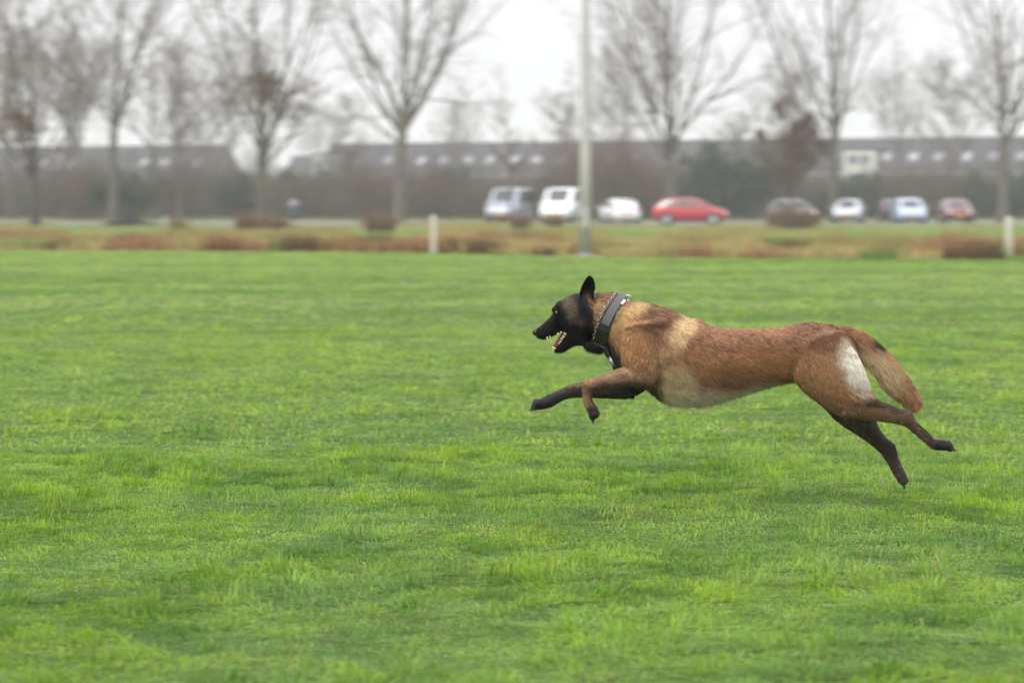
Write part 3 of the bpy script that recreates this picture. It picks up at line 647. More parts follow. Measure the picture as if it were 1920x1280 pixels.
def post(px, py, h, w_, m_, lab, nm):
    Y = gy(py); t = empty(nm, P(px, py, Y)); t.location.z = 0; t.rotation_euler = (0, 0, .06)
    MB().box(-w_ / 2, w_ / 2, -w_ / 2, w_ / 2, -.02, h, .012).build('shaft', m_, t)
    MB().add([(-w_ / 2, -w_ / 2, h + .002), (w_ / 2, -w_ / 2, h + .002), (w_ / 2, w_ / 2, h + .002), (-w_ / 2, w_ / 2, h + .002), (0, 0, h + .04)], [(0, 1, 4), (1, 2, 4), (2, 3, 4), (3, 0, 4)]).build('cap', m_, t)
    tag(t, lab, 'post', 'short posts along the field edge')
post(812.5, 474, .755, .115, m_postw, 'short whitish post left of the tall lamp post', 'marker_post')
post(1890.5, 485.5, .745, .12, m_postw, 'short whitish post near the right edge', 'marker_post')
post(309, 436, .62, .11, m_greyp, 'small grey post far left in the meadow', 'marker_post')
t = put(empty('litter_bin', (0, 0, 0)), 552, 158)
MB().tube([(0, 0, 0), (0, 0, .18), (0, 0, .2), (0, 0, 1.0)], [.06, .06, .26, .30], 18).build('bin_body', mat('bin_dark', S(62, 68, 78), .6), t, True)
MB().tube([(0, 0, 1.0), (0, 0, 1.02), (0, 0, 1.30), (0, 0, 1.42)], [.30, .36, .36, .2], 18).build('hood', mat('bin_hood', S(140, 136, 136), .6), t, True)
tag(t, 'dark litter bin with a pale domed hood left of centre', 'litter bin')
rg = np.random.default_rng(9); t = put(empty('brushwood_heap', (0, 0, 0)), 243, 118)
n_ = 900; st = np.stack([rg.normal(0, .55, n_), rg.normal(0, .35, n_), np.abs(rg.normal(0, .17, n_))], 1); d = rg.normal(size=(n_, 3)); d[:, 2] *= .35; d /= np.linalg.norm(d, axis=1, keepdims=True)
p0, r0 = grow(rg, st, d, rg.uniform(.3, .8, n_), np.full(n_, .016), np.full(n_, .008), 4, .1, 0); p0[..., 2] = np.abs(p0[..., 2]) * np.exp(-(p0[..., 0] / 1.1) ** 2)
v, q = tubes(p0, r0, 4); link('branches', mesh('branches', v, q, mat('wet_wood', S(58, 57, 60), .8, var=.2)), t)
b = MB().ball((0, 0, .05), (.75, .45, .34), 16).build('heap_core', mat('wet_soil', S(52, 50, 50), .9, var=.3, bump=.6), t, True)
tag(t, 'low dark brushwood heap on the meadow beside the grey forking tree', 'heap')

# ------------------------------------------------------------------ DOG
DROOT = np.array([P(1400, 900, DOGY)[0], DOGY, 0.0])
dog = empty('dog', tuple(DROOT))
tag(dog, 'tan shepherd dog with black face galloping left, all paws off the grass', 'dog')
LV, LF, LT, LP, LL = [], [], [], [], []        # union verts, faces, tangent, part id, hair length
nv = 0
def put_surf(V, F, T, pid, hl):
    global nv
    LV.append(V); LF.extend([tuple(nv + i for i in q) for q in F]); LT.append(T); LP.append(np.full(len(V), pid)); LL.append(np.broadcast_to(hl, (len(V),)).copy()); nv += len(V)
def cr(st, n):
    st = np.array(st, float); K = len(st); e = np.vstack([2 * st[0] - st[1], st, 2 * st[-1] - st[-2]]); o = []
    for i in range(K - 1):
        for k in range(n):
            t = k / n; a, b, c, d = e[i], e[i + 1], e[i + 2], e[i + 3]
            o.append(.5 * ((2 * b) + (-a + c) * t + (2 * a - 5 * b + 4 * c - d) * t * t + (-a + 3 * b - 3 * c + d) * t ** 3))
    o.append(st[-1]); return np.array(o)
def loft(st, pid, hl, shrink=0.0, yoff=0.0, flip=False, n=6, N=28, p=2.0, egg=0.0, top=0.0, bot=0.0):
    """stations (Ax,Ay,Bx,By,half width[,yoff]) in photo pixels on the dog's plane; half width and yoff in metres"""
    st = [list(s) + [yoff] * (6 - len(s)) for s in st]
    D = cr(st, n); rings = []; C = []
    for ax, ay, bx, by, w_, yo in D:
        A = P(ax, ay, DOGY + yo); B = P(bx, by, DOGY + yo); v_ = (A - B) / (np.linalg.norm(A - B) + 1e-9); A = A - v_ * top; B = B + v_ * bot; c = (A + B) / 2; a = (A - B) / 2
        la = np.linalg.norm(a); a = a * max(la - shrink, la * .4) / max(la, 1e-6)
        w2 = max(w_ - shrink * .6, w_ * .5)
        th = np.arange(N) * 2 * math.pi / N; ct, s_ = np.cos(th), np.sin(th)
        ca = np.sign(ct) * np.abs(ct) ** (2 / p); sa = np.sign(s_) * np.abs(s_) ** (2 / p)
        ring = c + ca[:, None] * a + (sa * w2 * (1 - egg * ct))[:, None] * np.array([0, 1.0, 0])
        rings.append(ring); C.append(c)
    C = np.array(C); T = np.gradient(C, axis=0); T /= np.linalg.norm(T, axis=1, keepdims=True) + 1e-9
    if flip: T = -T
    V = np.array(rings); K = len(V); F = []
    for i in range(K - 1):
        for j in range(N): F.append((i * N + j, i * N + (j + 1) % N, (i + 1) * N + (j + 1) % N, (i + 1) * N + j))
    F += [tuple(range(N - 1, -1, -1)), tuple(range((K - 1) * N, K * N))]
    put_surf(V.reshape(-1, 3), F, np.repeat(T, N, axis=0), pid, hl)
def capsule(p0, p1, r0, r1, pid, hl, N=12, flow=None, sq=1.0):
    p0, p1 = np.array(p0, float), np.array(p1, float); d = p1 - p0; L = np.linalg.norm(d); d = d / (L + 1e-9)
    ks = []
    for a in (-80, -50, -20, 0): ks.append((math.sin(R(a)) * r0, math.cos(R(a)) * r0))
    for a in (0, 20, 50, 80): ks.append((L + math.sin(R(a)) * r1, math.cos(R(a)) * r1))
    pts = np.array([[p0 + d * s for s, _ in ks]]); rad = np.array([[q for _, q in ks]])
    v, f = tubes(pts, rad, N); K = len(ks)
    F = [tuple(q) for q in f] + [tuple(range(N - 1, -1, -1)), tuple(range((K - 1) * N, K * N))]
    T = np.tile(d if flow is None else flow, (len(v), 1)); put_surf(v, F, T, pid, hl)
HEAD, TRUNK, NFORE, FFORE, NHIND, FHIND, TAIL, EAR = range(8)
SK = .009
# trunk and neck
loft([(1098, 556, 1090, 636, .050), (1112, 551, 1098, 640, .056), (1147, 549, 1118, 646, .062), (1180, 563, 1128, 656, .070), (1206, 567, 1138, 672, .082), (1238, 574, 1158, 706, .096), (1267, 585, 1208, 731, .110),
      (1294, 596, 1250, 752, .120), (1335, 611, 1300, 756, .126), (1370, 615, 1345, 749, .124), (1410, 616, 1395, 736, .112), (1450, 615, 1445, 723, .100), (1490, 608, 1490, 715, .098),
      (1520, 604, 1530, 718, .100), (1550, 609, 1565, 706, .095), (1578, 622, 1592, 700, .075), (1596, 645, 1604, 690, .045)], TRUNK, .027, 0, egg=-.05, top=.002, bot=.017)
# shoulder blade, upper arm, thigh muscle relief
for s_ in (-1, 1):
    capsule(P(1222, 622, DOGY + s_ * .066), P(1184, 668, DOGY + s_ * .082), .030, .030, TRUNK, .02, flow=np.array([.8, 0, -.5]))
    capsule(P(1240, 610, DOGY + s_ * .060), P(1246, 668, DOGY + s_ * .078), .030, .038, TRUNK, .02, flow=np.array([.9, 0, -.4]))
capsule(P(1303, 600, DOGY - .012), P(1322, 612, DOGY - .012), .0085, .0065, TRUNK, .014, flow=np.array([1, 0, 0]))
capsule(P(1503, 609, DOGY), P(1524, 608, DOGY), .0075, .0085, TRUNK, .014, flow=np.array([1, 0, -.1]))
# near foreleg (the wrist folded back)
loft([(1172, 606, 1240, 600, .035), (1163, 640, 1243, 648, .042), (1166, 674, 1238, 700, .045), (1172, 690, 1224, 724, .040)], NFORE, .015, .004, -.078)
loft([(1206, 680, 1226, 722, .034), (1186, 684, 1208, 726, .036), (1163, 688, 1178, 725, .033), (1142, 698, 1152, 727, .029), (1120, 705, 1131, 729, .026), (1103, 712, 1118, 731, .024), (1093, 724, 1112, 735, .022),
      (1092, 742, 1111, 745, .020), (1095, 757, 1114, 755, .021), (1099, 768, 1121, 763, .025), (1104, 777, 1124, 773, .023)], NFORE, .010, .002, -.082, n=5)
capsule(P(1203, 718, DOGY - .085), P(1214, 722, DOGY - .080), .013, .011, NFORE, .012)
capsule(P(1196, 704, DOGY - .098), P(1160, 706, DOGY - .094), .019, .013, NFORE, .010)
capsule(P(1102, 719, DOGY - .088), P(1100, 728, DOGY - .088), .014, .011, NFORE, .006)
capsule(P(1150, 722, DOGY - .098), P(1116, 724, DOGY - .096), .0055, .005, NFORE, .006)
capsule(P(1585, 768, DOGY - .080), P(1600, 772, DOGY - .078), .016, .014, NHIND, .010)
capsule(P(1600, 742, DOGY - .085), P(1652, 764, DOGY - .076), .026, .012, NHIND, .012)
capsule(P(1655, 768, DOGY - .066), P(1700, 774, DOGY - .064), .006, .006, NHIND, .006)
# far foreleg stretched forward
loft([(1180, 650, 1236, 670, .035), (1180, 690, 1222, 716, .040), (1172, 706, 1200, 738, .036)], FFORE, .015, .004, .072)
loft([(1198, 712, 1190, 744, .030), (1172, 712, 1172, 747, .032), (1140, 714, 1143, 746, .029), (1110, 714, 1112, 745, .026), (1092, 715, 1094, 744, .025), (1071, 719, 1070, 745, .023), (1048, 730, 1053, 751, .019), (1028, 739, 1036, 761, .021),
      (1014, 746, 1023, 767, .024), (1003, 753, 1010, 769, .022)], FFORE, .010, .002, .072, n=5)
# near hind leg
loft([(1484, 640, 1572, 618, .045), (1480, 690, 1606, 662, .058), (1500, 727, 1626, 705, .058), (1533, 752, 1638, 736, .048), (1573, 777, 1650, 750, .037), (1610, 784, 1668, 757, .030), (1655, 789, 1688, 765, .024),
      (1690, 796, 1707, 769, .020), (1711, 809, 1719, 788, .017), (1734, 828, 1737, 806, .017), (1750, 841, 1753, 821, .019), (1766, 846, 1769, 823, .023), (1776, 845, 1781, 828, .021)], NHIND, .014, .003, -.062)
# far hind leg
loft([(1500, 690, 1600, 665, .050), (1513, 735, 1622, 715, .050), (1543, 762, 1630, 752, .043), (1567, 787, 1640, 776, .036), (1603, 812, 1647, 797, .028), (1628, 829, 1660, 817, .023), (1648, 846, 1678, 833, .020), (1660, 862, 1684, 854, .017),
      (1669, 877, 1690, 870, .016), (1678, 895, 1700, 888, .019), (1684, 906, 1703, 900, .020)], FHIND, .010, .002, .070)
# tail
loft([(1535, 612, 1552, 636, .026), (1572, 613, 1578, 640, .024), (1609, 623, 1601, 651, .022), (1636, 640, 1620, 670, .022), (1661, 663, 1642, 694, .022), (1684, 690, 1662, 720, .021), (1704, 718, 1685, 740, .018), (1717, 741, 1704, 754, .010)], TAIL, .039, .003)
# head
loft([(1120, 562, 1104, 632, .054), (1104, 552, 1090, 641, .060), (1086, 549, 1079, 636, .061), (1068, 554, 1070, 628, .057), (1054, 562, 1060, 622, .050), (1043, 573, 1051, 622, .043), (1036, 588, 1044, 626, .032), (1025, 600, 1032, 632, .026),
      (1014, 610, 1020, 636, .024), (1006, 616, 1011, 634, .020), (1003, 620, 1006, 631, .014)], HEAD, .006, .001, flip=True, p=2.25, egg=-.12)
loft([(1088, 606, 1094, 648, .046), (1076, 614, 1084, 647, .036), (1066, 622, 1075, 649, .029), (1057, 632, 1065, 655, .023), (1049, 642, 1056, 660, .020), (1042, 650, 1048, 661, .017), (1038, 655, 1041, 660, .011)], HEAD, .006, .0005, flip=True, p=2.2)
for s in (-1, 1):
    capsule(P(1052, 571, DOGY + s * .030), P(1042, 580, DOGY + s * .031), .014, .011, HEAD, .006)      # brow
    capsule(P(1705, 772, DOGY - .062), P(1700, 778, DOGY - .062), .007, .010, NHIND, .004) if s < 0 else capsule(P(1675, 838, DOGY + .07), P(1670, 843, DOGY + .07), .007, .010, FHIND, .004)
    capsule(P(1095, 612, DOGY + s * .040), P(1078, 606, DOGY + s * .045), .026, .020, HEAD, .010)      # cheek
    capsule(P(1104, 640, DOGY + s * .020), P(1118, 640, DOGY + s * .02), .016, .02, TRUNK, .02, flow=np.array([.5, 0, -.8]))
# ears: thick cupped shells
def ear(s):
    Lx = [(1085, 566), (1086.5, 556), (1088, 545), (1092, 534), (1098, 524), (1104, 517)]
    Rx = [(1109, 572), (1113, 558), (1114.5, 545), (1115.5, 535), (1113, 525), (1107.5, 517)]
    Ld, Rd = cr([list(a) for a in Lx], 3), cr([list(a) for a in Rx], 3); K = len(Ld); M = 9; V = []; y0 = DOGY + s * .046
    for side in (0, 1):
        for i in range(K):
            t = i / (K - 1)
            for j in range(M):
                u = j / (M - 1); q = Ld[i] * (1 - u) + Rd[i] * u; cup = math.sin(math.pi * u) * (.020 * (1 - t) + .006)
                y = y0 + s * (-cup) + s * .010 * t - s * (.004 if side else -.003)
                V.append(P(q[0], q[1], y))
    V = np.array(V); F = []; o = K * M
    for i in range(K - 1):
        for j in range(M - 1):
            a = i * M + j; F.append((a, a + 1, a + M + 1, a + M)); F.append((o + a, o + a + M, o + a + M + 1, o + a + 1))
    bd = [j for j in range(M)] + [i * M + M - 1 for i in range(1, K)] + [(K - 1) * M + j for j in range(M - 2, -1, -1)] + [i * M for i in range(K - 2, 0, -1)]
    for a, b in zip(bd, bd[1:] + bd[:1]): F.append((a, o + a, o + b, b))
    put_surf(V, F, np.tile([.05, 0, 1.0], (len(V), 1)), EAR, .006)
ear(-1); ear(1)
# toes: four per paw
claws = []
def toes(cx, cy, yo, ddx, ddy, Ln, spread, r, pid):
    """paw centre in px, direction of the toes in px, length m"""
    d = np.array([ddx, 0, -ddy], float); d /= np.linalg.norm(d); up = np.cross(d, [0, 1, 0]); 
    if up[2] < 0: up = -up
    for k, o in enumerate((-1.5, -.5, .5, 1.5)):
        ln = Ln * (1.0 if abs(o) < 1 else .78); c = P(cx, cy, DOGY + yo + o * spread * .8)
        c = c + up * o * spread * .22; k1 = c + d * ln * .55 + up * r * .5 + np.array([0, o * spread * .2, 0]); k2 = c + d * ln + np.array([0, o * spread * .3, 0]) - up * r * .3
        capsule(c, k1, r * 1.05, r * 1.1, pid, .004, 10); capsule(k1, k2, r * 1.1, r * .85, pid, .003, 10)
        claws.append((k2 + d * r * .5, k2 + d * (r + .007) - up * .004))
toes(1013, 756, .072, -1, .46, .024, .0120, .0102, FFORE)
toes(1112, 774, -.082, .25, 1, .013, .0120, .0108, NFORE)
toes(1772, 836, -.062, 1, .22, .021, .0120, .0102, NHIND)
toes(1693, 900, .070, .40, .8, .010, .009, .0095, FHIND)

V = np.concatenate(LV); T = np.concatenate(LT); PID = np.concatenate(LP); HL = np.concatenate(LL)
tmp = bpy.data.meshes.new('union'); tmp.from_pydata([tuple(map(float, x)) for x in V], [], LF); tmp.update()
to = bpy.data.objects.new('union', tmp); sc.collection.objects.link(to)
rm = to.modifiers.new('r', 'REMESH'); rm.mode = 'VOXEL'; rm.voxel_size = .0032
sm = to.modifiers.new('s', 'SMOOTH'); sm.factor = .5; sm.iterations = 7
dg = bpy.context.evaluated_depsgraph_get(); body = bpy.data.meshes.new_from_object(to.evaluated_get(dg))
bpy.data.objects.remove(to); body.name = 'body'
nb = len(body.vertices); co = np.empty(nb * 3); body.vertices.foreach_get('co', co); co = co.reshape(-1, 3)
kd = KDTree(len(V))
for i, x in enumerate(V): kd.insert(x, i)
kd.balance()
idx = np.array([kd.find(x)[1] for x in co])
vt, vp, vh = T[idx], PID[idx].astype(int), HL[idx]
PX, PY = topx(co)
edm = np.empty(len(body.edges) * 2, dtype=np.int32); body.edges.foreach_get('vertices', edm); edm = edm.reshape(-1, 2); degm = np.bincount(edm.ravel(), minlength=nb)[:, None]
mk = (np.clip((PX - 1150) / 40, 0, 1) * np.clip((1612 - PX) / 40, 0, 1) * np.clip((748 - PY) / 30, 0, 1) * np.isin(vp, [TRUNK, NHIND, FHIND, NFORE, FFORE]) * (1 - .85 * np.exp(-((PX - 1312) / 22) ** 2 - ((PY - 603) / 12) ** 2)))[:, None]
for _ in range(48):
    sm_ = np.stack([np.bincount(edm[:, 0], co[edm[:, 1], k], nb) + np.bincount(edm[:, 1], co[edm[:, 0], k], nb) for k in range(3)], 1) / degm
    co = co + (sm_ - co) * .6 * mk
body.vertices.foreach_set('co', co.astype(np.float32).ravel()); body.update()
# gentle smoothing of per-vertex hair length and flow over the mesh
ed = np.empty(len(body.edges) * 2, dtype=np.int32); body.edges.foreach_get('vertices', ed); ed = ed.reshape(-1, 2)
def diffuse(a, it):
    a = a.astype(float); deg = np.bincount(ed.ravel(), minlength=nb)[:, None] + 1e-9
    a2 = a.reshape(nb, -1)
    for _ in range(it):
        s = np.stack([np.bincount(ed[:, 0], a2[ed[:, 1], k], nb) + np.bincount(ed[:, 1], a2[ed[:, 0], k], nb) for k in range(a2.shape[1])], 1)
        a2 = .4 * a2 + .6 * s / deg
    return a2.reshape(a.shape)
# coat colours: markings and some painted shade, in the animal's own side plane
def blob(c, cx, cy, rx, ry, rot, col, w_, mask=None, soft=.85, wob=.45):
    a = R(rot); x, y = PX - cx, PY - cy
    u = (x * math.cos(a) + y * math.sin(a)) / rx; v = (-x * math.sin(a) + y * math.cos(a)) / ry
    d = np.sqrt(u * u + v * v) + wob * (fbm(PX, PY, .09, int(cx) % 40) - .5)
    t = np.clip((1 + soft / 2 - d) / soft, 0, 1); t = t * t * (3 - 2 * t) * w_
    if mask is not None: t = t * mask
    return c * (1 - t[:, None]) + S(*col) * t[:, None]
isH = np.isin(vp, [HEAD]).astype(float); isT = (vp == TRUNK).astype(float); isE = (vp == EAR).astype(float)
nf = (vp == NFORE).astype(float); ff = (vp == FFORE).astype(float); nh = (vp == NHIND).astype(float); fh = (vp == FHIND).astype(float); tl = (vp == TAIL).astype(float)
body_like = np.clip(isT + nf + nh + tl * 0, 0, 1)
c = np.tile(S(148, 97, 60), (nb, 1))
B = lambda *a, **k: blob(c, *a, **k)
c = B(1350, 640, 150, 22, 3, (126, 76, 48), .65, body_like)
c = B(1400, 685, 90, 24, 0, (188, 122, 68), .6, body_like)
c = B(1180, 640, 36, 52, 0, (186, 130, 74), .6, body_like)
c = B(1222, 588, 55, 20, 22, (104, 62, 42), .7, body_like)
c = B(1172, 582, 40, 11, -22, (205, 160, 100), .8, isT)
c = B(1290, 600, 22, 16, 20, (196, 150, 104), .7, isT)
c = B(1272, 618, 34, 17, -55, (214, 172, 118), .85, body_like)
c = B(1242, 668, 34, 22, -70, (182, 140, 98), .45, body_like)
c = B(1262, 715, 38, 32, 20, (206, 172, 128), .8, isT)
c = B(1310, 742, 80, 17, 0, (214, 192, 156), .9, isT)
c = B(1400, 732, 80, 13, -10, (208, 190, 152), .85, isT)
c = B(1470, 722, 50, 11, -5, (196, 178, 138), .7, isT)
c = B(1362, 690, 40, 20, 20, (140, 88, 52), .5, isT)
c = B(1218, 728, 14, 14, 40, (60, 46, 38), .85, isT)
c = B(1228, 697, 9, 14, 20, (70, 56, 46), .8, isT)
c = B(1148, 662, 15, 34, -25, (36, 29, 27), 1.0, isT)
c = B(1225, 742, 46, 7, 32, (52, 42, 36), .85, isT)
c = B(1138, 556, 46, 12, 5, (112, 62, 40), .9, isT)
c = B(1132, 590, 24, 34, 10, (178, 142, 92), .8, isT)
c = B(1150, 570, 22, 12, -30, (196, 156, 104), .7, isT)
c = B(1106, 640, 30, 26, 0, (26, 22, 20), 1, isT)
c = B(1525, 632, 60, 20, 14, (118, 74, 50), .75, body_like)
c = B(1508, 606, 20, 8, 0, (90, 60, 44), .7, isT)
c = B(1535, 700, 60, 40, 20, (164, 114, 74), .6, body_like)
c = B(1490, 680, 20, 40, 0, (150, 98, 60), .5, body_like)
c = B(1605, 685, 25, 46, -22, (222, 208, 184), 1.0, np.clip(isT + nh, 0, 1), soft=1.3, wob=.8)
c = B(1565, 765, 60, 18, 25, (150, 106, 72), .6, nh)
c = B(1640, 775, 60, 20, 10, (122, 84, 60), .8, nh)
c = B(1662, 760, 50, 9, 18, (52, 38, 31), .9, nh)
c = B(1718, 798, 42, 30, 40, (88, 62, 48), .9, nh)
c = B(1738, 812, 34, 6, 42, (46, 35, 30), .8, nh)
c = B(1768, 834, 26, 22, 20, (34, 28, 26), 1, nh)
# near foreleg
c = B(1150, 708, 60, 22, -10, (152, 112, 82), .8, nf)
c = B(1105, 725, 18, 24, 0, (172, 118, 78), .8, nf)
c = B(1160, 727, 80, 13, -3, (72, 52, 43), .9, nf)  # shade along the forearm's underside, painted into the coat
c = B(1112, 752, 10, 26, 0, (60, 45, 39), .85, nf)
c = B(1135, 712, 45, 4, -12, (120, 84, 60), .6, nf)
c = B(1112, 785, 26, 26, 0, (40, 32, 30), 1, nf)
# far foreleg: dark inner coat with far-side shade painted in
k_ = ff[:, None]; c = c * (1 - k_) + S(66, 52, 45) * k_
c = B(1090, 716, 50, 8, 0, (150, 112, 82), .6, ff)  # painted tan highlight along the top edge
c = B(1165, 735, 45, 20, 0, (62, 50, 44), .8, ff)
c = B(1020, 760, 45, 24, -20, (40, 34, 32), 1, ff)
k_ = fh[:, None]; c = c * (1 - k_) + S(78, 62, 53) * k_  # far hind leg: grey-brown coat with far-side shade painted in
c = B(1655, 830, 40, 12, 45, (58, 46, 40), .8, fh)
c = B(1695, 905, 16, 14, 0, (66, 56, 52), 1, fh)
# tail
c = B(1575, 620, 40, 22, 8, (168, 108, 66), .8, tl)
c = B(1640, 680, 50, 26, 45, (214, 176, 130), .9, tl)

c = B(1655, 660, 50, 9, 45, (184, 132, 84), .7, tl)
c = B(1633, 638, 20, 8, 35, (48, 36, 30), .95, tl)
c = B(1712, 745, 40, 24, 50, (172, 118, 76), .9, tl)
# head
bl = S(14, 12, 12); hm = np.clip((1116 - PX + 10 * ((PY - 590) / 50) + 6 * (fbm(PX, PY, .15, 9) - .5)) / 14, 0, 1) * np.clip(isH + isT * (PX < 1122), 0, 1)
c = c * (1 - hm[:, None]) + bl * hm[:, None]
c = B(1069, 581, 13, 18, -20, (128, 104, 84), .5, isH, soft=1.1, wob=.9)
c = B(1085, 602, 20, 9, 15, (96, 66, 50), .3, isH, soft=1.1, wob=.9)
c = B(1062, 562, 12, 6, -35, (92, 66, 48), .5, isH)
k_ = isE[:, None]; c = c * (1 - k_) + S(14, 12, 12) * k_
c = B(1099, 558, 7, 12, 15, (112, 84, 68), .7, isE)
c = diffuse(c, 4)
lum_ = c @ np.array([.3, .6, .1]); c = c * np.array([.85, .95, 1.03]); c = c * .92 + lum_[:, None] * .08 * np.array([1.0, .98, .94])
c = c * (1 + .25 * (fbm(PX, PY * 2, .12, 77) - .5))[:, None]
vh = diffuse(vh, 14); bm_ = (np.isin(vp, [TRUNK, NHIND, FHIND]) * np.clip((1600 - PX) / 60, 0, 1) * np.clip((PX - 1120) / 30, 0, 1))[:, None]; vt = diffuse(vt, 6); vt = vt * (1 - bm_) + diffuse(vt, 90) * bm_; vh = vh * (1 - bm_[:, 0]) + diffuse(vh, 60) * bm_[:, 0]
for cx_, cy_ in ((1006, 760), (1113, 782), (1776, 837), (1694, 906)):
    vh = vh * np.clip((np.hypot(PX - cx_, PY - cy_) - 12) / 22, .12, 1)
vh = vh * (1 + .35 * isT * np.clip((PY - 705) / 40, 0, 1) * np.clip((PX - 1190) / 40, 0, 1))
vh = vh * np.where((vp == NHIND) & (PX > 1590) & (PY < 750), 1.3, 1.0)
vh = vh * (1 + .25 * isT * np.clip((1240 - PX) / 70, 0, 1))
ca = body.attributes.new('col', 'FLOAT_COLOR', 'POINT'); cc = np.ones((nb, 4), dtype=np.float32); cc[:, :3] = c * .8; ca.data.foreach_set('color', cc.ravel())
body.materials.clear(); m_skin = leafmat('coat_skin', 0.0, .8, .15); body.materials.append(m_skin)
body.polygons.foreach_set('use_smooth', np.full(len(body.polygons), True))
vn = np.empty(nb * 3, dtype=np.float32); body.vertices.foreach_get('normal', vn); vn = vn.reshape(-1, 3).astype(float)
body.vertices.foreach_set('co', (co - DROOT).astype(np.float32).ravel()); body.update()
link('body', body, dog)
# fur
body.calc_loop_triangles(); tr = np.empty(len(body.loop_triangles) * 3, dtype=np.int32); body.loop_triangles.foreach_get('vertices', tr); tr = tr.reshape(-1, 3)
A_, B_, C_ = co[tr[:, 0]], co[tr[:, 1]], co[tr[:, 2]]; area = np.linalg.norm(np.cross(B_ - A_, C_ - A_), axis=1) / 2
rf = np.random.default_rng(12); den = np.where(np.isin(vp[tr[:, 0]], [HEAD, EAR, FFORE, NFORE]), 1.7, 1.0) * np.where(vp[tr[:, 0]] == TAIL, 1.6, 1.0)
wgt = area * den; NH = 640000
ti = rf.choice(len(tr), NH, p=wgt / wgt.sum()); u = rf.random((NH, 2)); s = u.sum(1) > 1; u[s] = 1 - u[s]
w3 = np.stack([1 - u.sum(1), u[:, 0], u[:, 1]], 1)
mixv = lambda a: (a[tr[ti]] * (w3[..., None] if a.ndim == 2 else w3)).sum(1)
hp, hn, ht, hl, hc = mixv(co), mixv(vn), mixv(vt), mixv(vh), mixv(c)
hn /= np.linalg.norm(hn, axis=1, keepdims=True)
hpid = vp[tr[ti, 0]]
qx, qy = topx(hp)
ht = ht + np.array([0, 0, -.28]) * (np.isin(hpid, [TRUNK]))[:, None]
ht = ht - (ht * hn).sum(1, keepdims=True) * hn; ht /= np.linalg.norm(ht, axis=1, keepdims=True) + 1e-6
cl1 = fbm(qx + hp[:, 1] * 300, qy, .30, 15, 2) - .5; cl2 = fbm(qx, qy + hp[:, 1] * 300, .34, 25, 2) - .5
side = np.cross(hn, ht)
lift = .20 + .12 * rf.random(NH) + .20 * cl1
lift = np.where(hpid == TAIL, lift + .12 + .18 * rf.random(NH), lift)
belly = np.clip((-hn[:, 2] - .45) / .5, 0, 1) * (hpid == TRUNK) * np.clip((qx - 1190) / 40, 0, 1); lift = lift + belly * (.10 + .75 * rf.random(NH) ** 1.5)
d = ht + side * (1.0 * cl2 + rf.normal(0, .13, NH))[:, None] + hn * lift[:, None]; d /= np.linalg.norm(d, axis=1, keepdims=True)
L = hl * rf.uniform(.5, 1.15, NH) * np.where(rf.random(NH) < .06, 1.35, 1.0)
grav = np.array([0, 0, -1.0]); tt = np.array([0, .4, .75, 1.0])
pts = hp[:, None] + d[:, None] * (L[:, None] * tt)[..., None] + (grav[None, None] * (L[:, None] * .22 * tt ** 2)[..., None]) - hn[:, None] * (L[:, None] * .08 * tt ** 2)[..., None]
pts[:, 0] -= hn * .001
rad = np.where(np.isin(hpid, [HEAD, EAR]),  .00045, .0007)[:, None] * np.array([1, .9, .6, .15])
fur = bpy.data.hair_curves.new('fur'); fur.add_curves([4] * NH)
fur.points.foreach_set('position', (pts - DROOT).astype(np.float32).ravel())
ra = fur.attributes.get('radius') or fur.attributes.new('radius', 'FLOAT', 'POINT'); ra.data.foreach_set('value', rad.astype(np.float32).ravel())
ua, ub = qx * .94 + qy * .34, -qx * .34 + qy * .94
strk = fbm(ua * .035, ub * .22 + hp[:, 1] * 20, 1.0, 55, 3) - .5; bw = ~np.isin(hpid, [HEAD, EAR])
hcol = hc * (rf.normal(1, .14, NH).clip(.45, 1.7) * np.where(bw, 1 + .75 * strk, 1.0))[:, None]
dk = (rf.random(NH) < .07) & (hc[:, 2] < .3); hcol[dk] *= .35
lt = rf.random(NH) < .05; hcol[lt] = hcol[lt] * .6 + S(225, 190, 140) * .4 * (np.linalg.norm(hc[lt], axis=1) > .08)[:, None]
ha = fur.attributes.new('col', 'FLOAT_COLOR', 'CURVE'); h4 = np.ones((NH, 4), dtype=np.float32); h4[:, :3] = hcol; ha.data.foreach_set('color', h4.ravel())
m_fur = bpy.data.materials.new('fur'); m_fur.use_nodes = True; n = m_fur.node_tree; b = n.nodes['Principled BSDF']
at = n.nodes.new('ShaderNodeAttribute'); at.attribute_name = 'col'; n.links.new(at.outputs['Color'], b.inputs['Base Color'])
b.inputs['Roughness'].default_value = .5; b.inputs['Specular IOR Level'].default_value = .28
fur.materials.append(m_fur); fo = link('fur', fur, dog); tag(fo, kind='stuff')

def dpart(mb, name, m_, parent=None, smooth=True):
    par = parent or dog; o = link(name, mesh(name, np.array(mb.v) - DROOT, mb.f, m_, smooth), par); return o
m_nose = mat('nose_leather', (0.012, 0.012, 0.013), .28, spec=.6, bump=.3, vscale=260)
m_eye = mat('eye', (0.035, 0.016, 0.006), .05, spec=.9, coat=1); m_tooth = mat('teeth', S(238, 226, 200), .3); m_claw = mat('claws', (0.012, 0.011, 0.01), .4)
m_tongue = mat('mouth_flesh', S(118, 52, 60), .35, var=.2, vscale=60)
dpart(MB().ball(P(1004, 622.5, DOGY), (.0105, .016, .0115)), 'nose', m_nose)
for s in (-1, 1):
    dpart(MB().ball(P(1043.5, 585.5, DOGY + s * .0385), (.0065, .0045, .0055)), 'eye', m_eye)
mb = MB()
tg = [(1064, 626), (1058, 634), (1051, 643), (1044.5, 651), (1041, 655)]
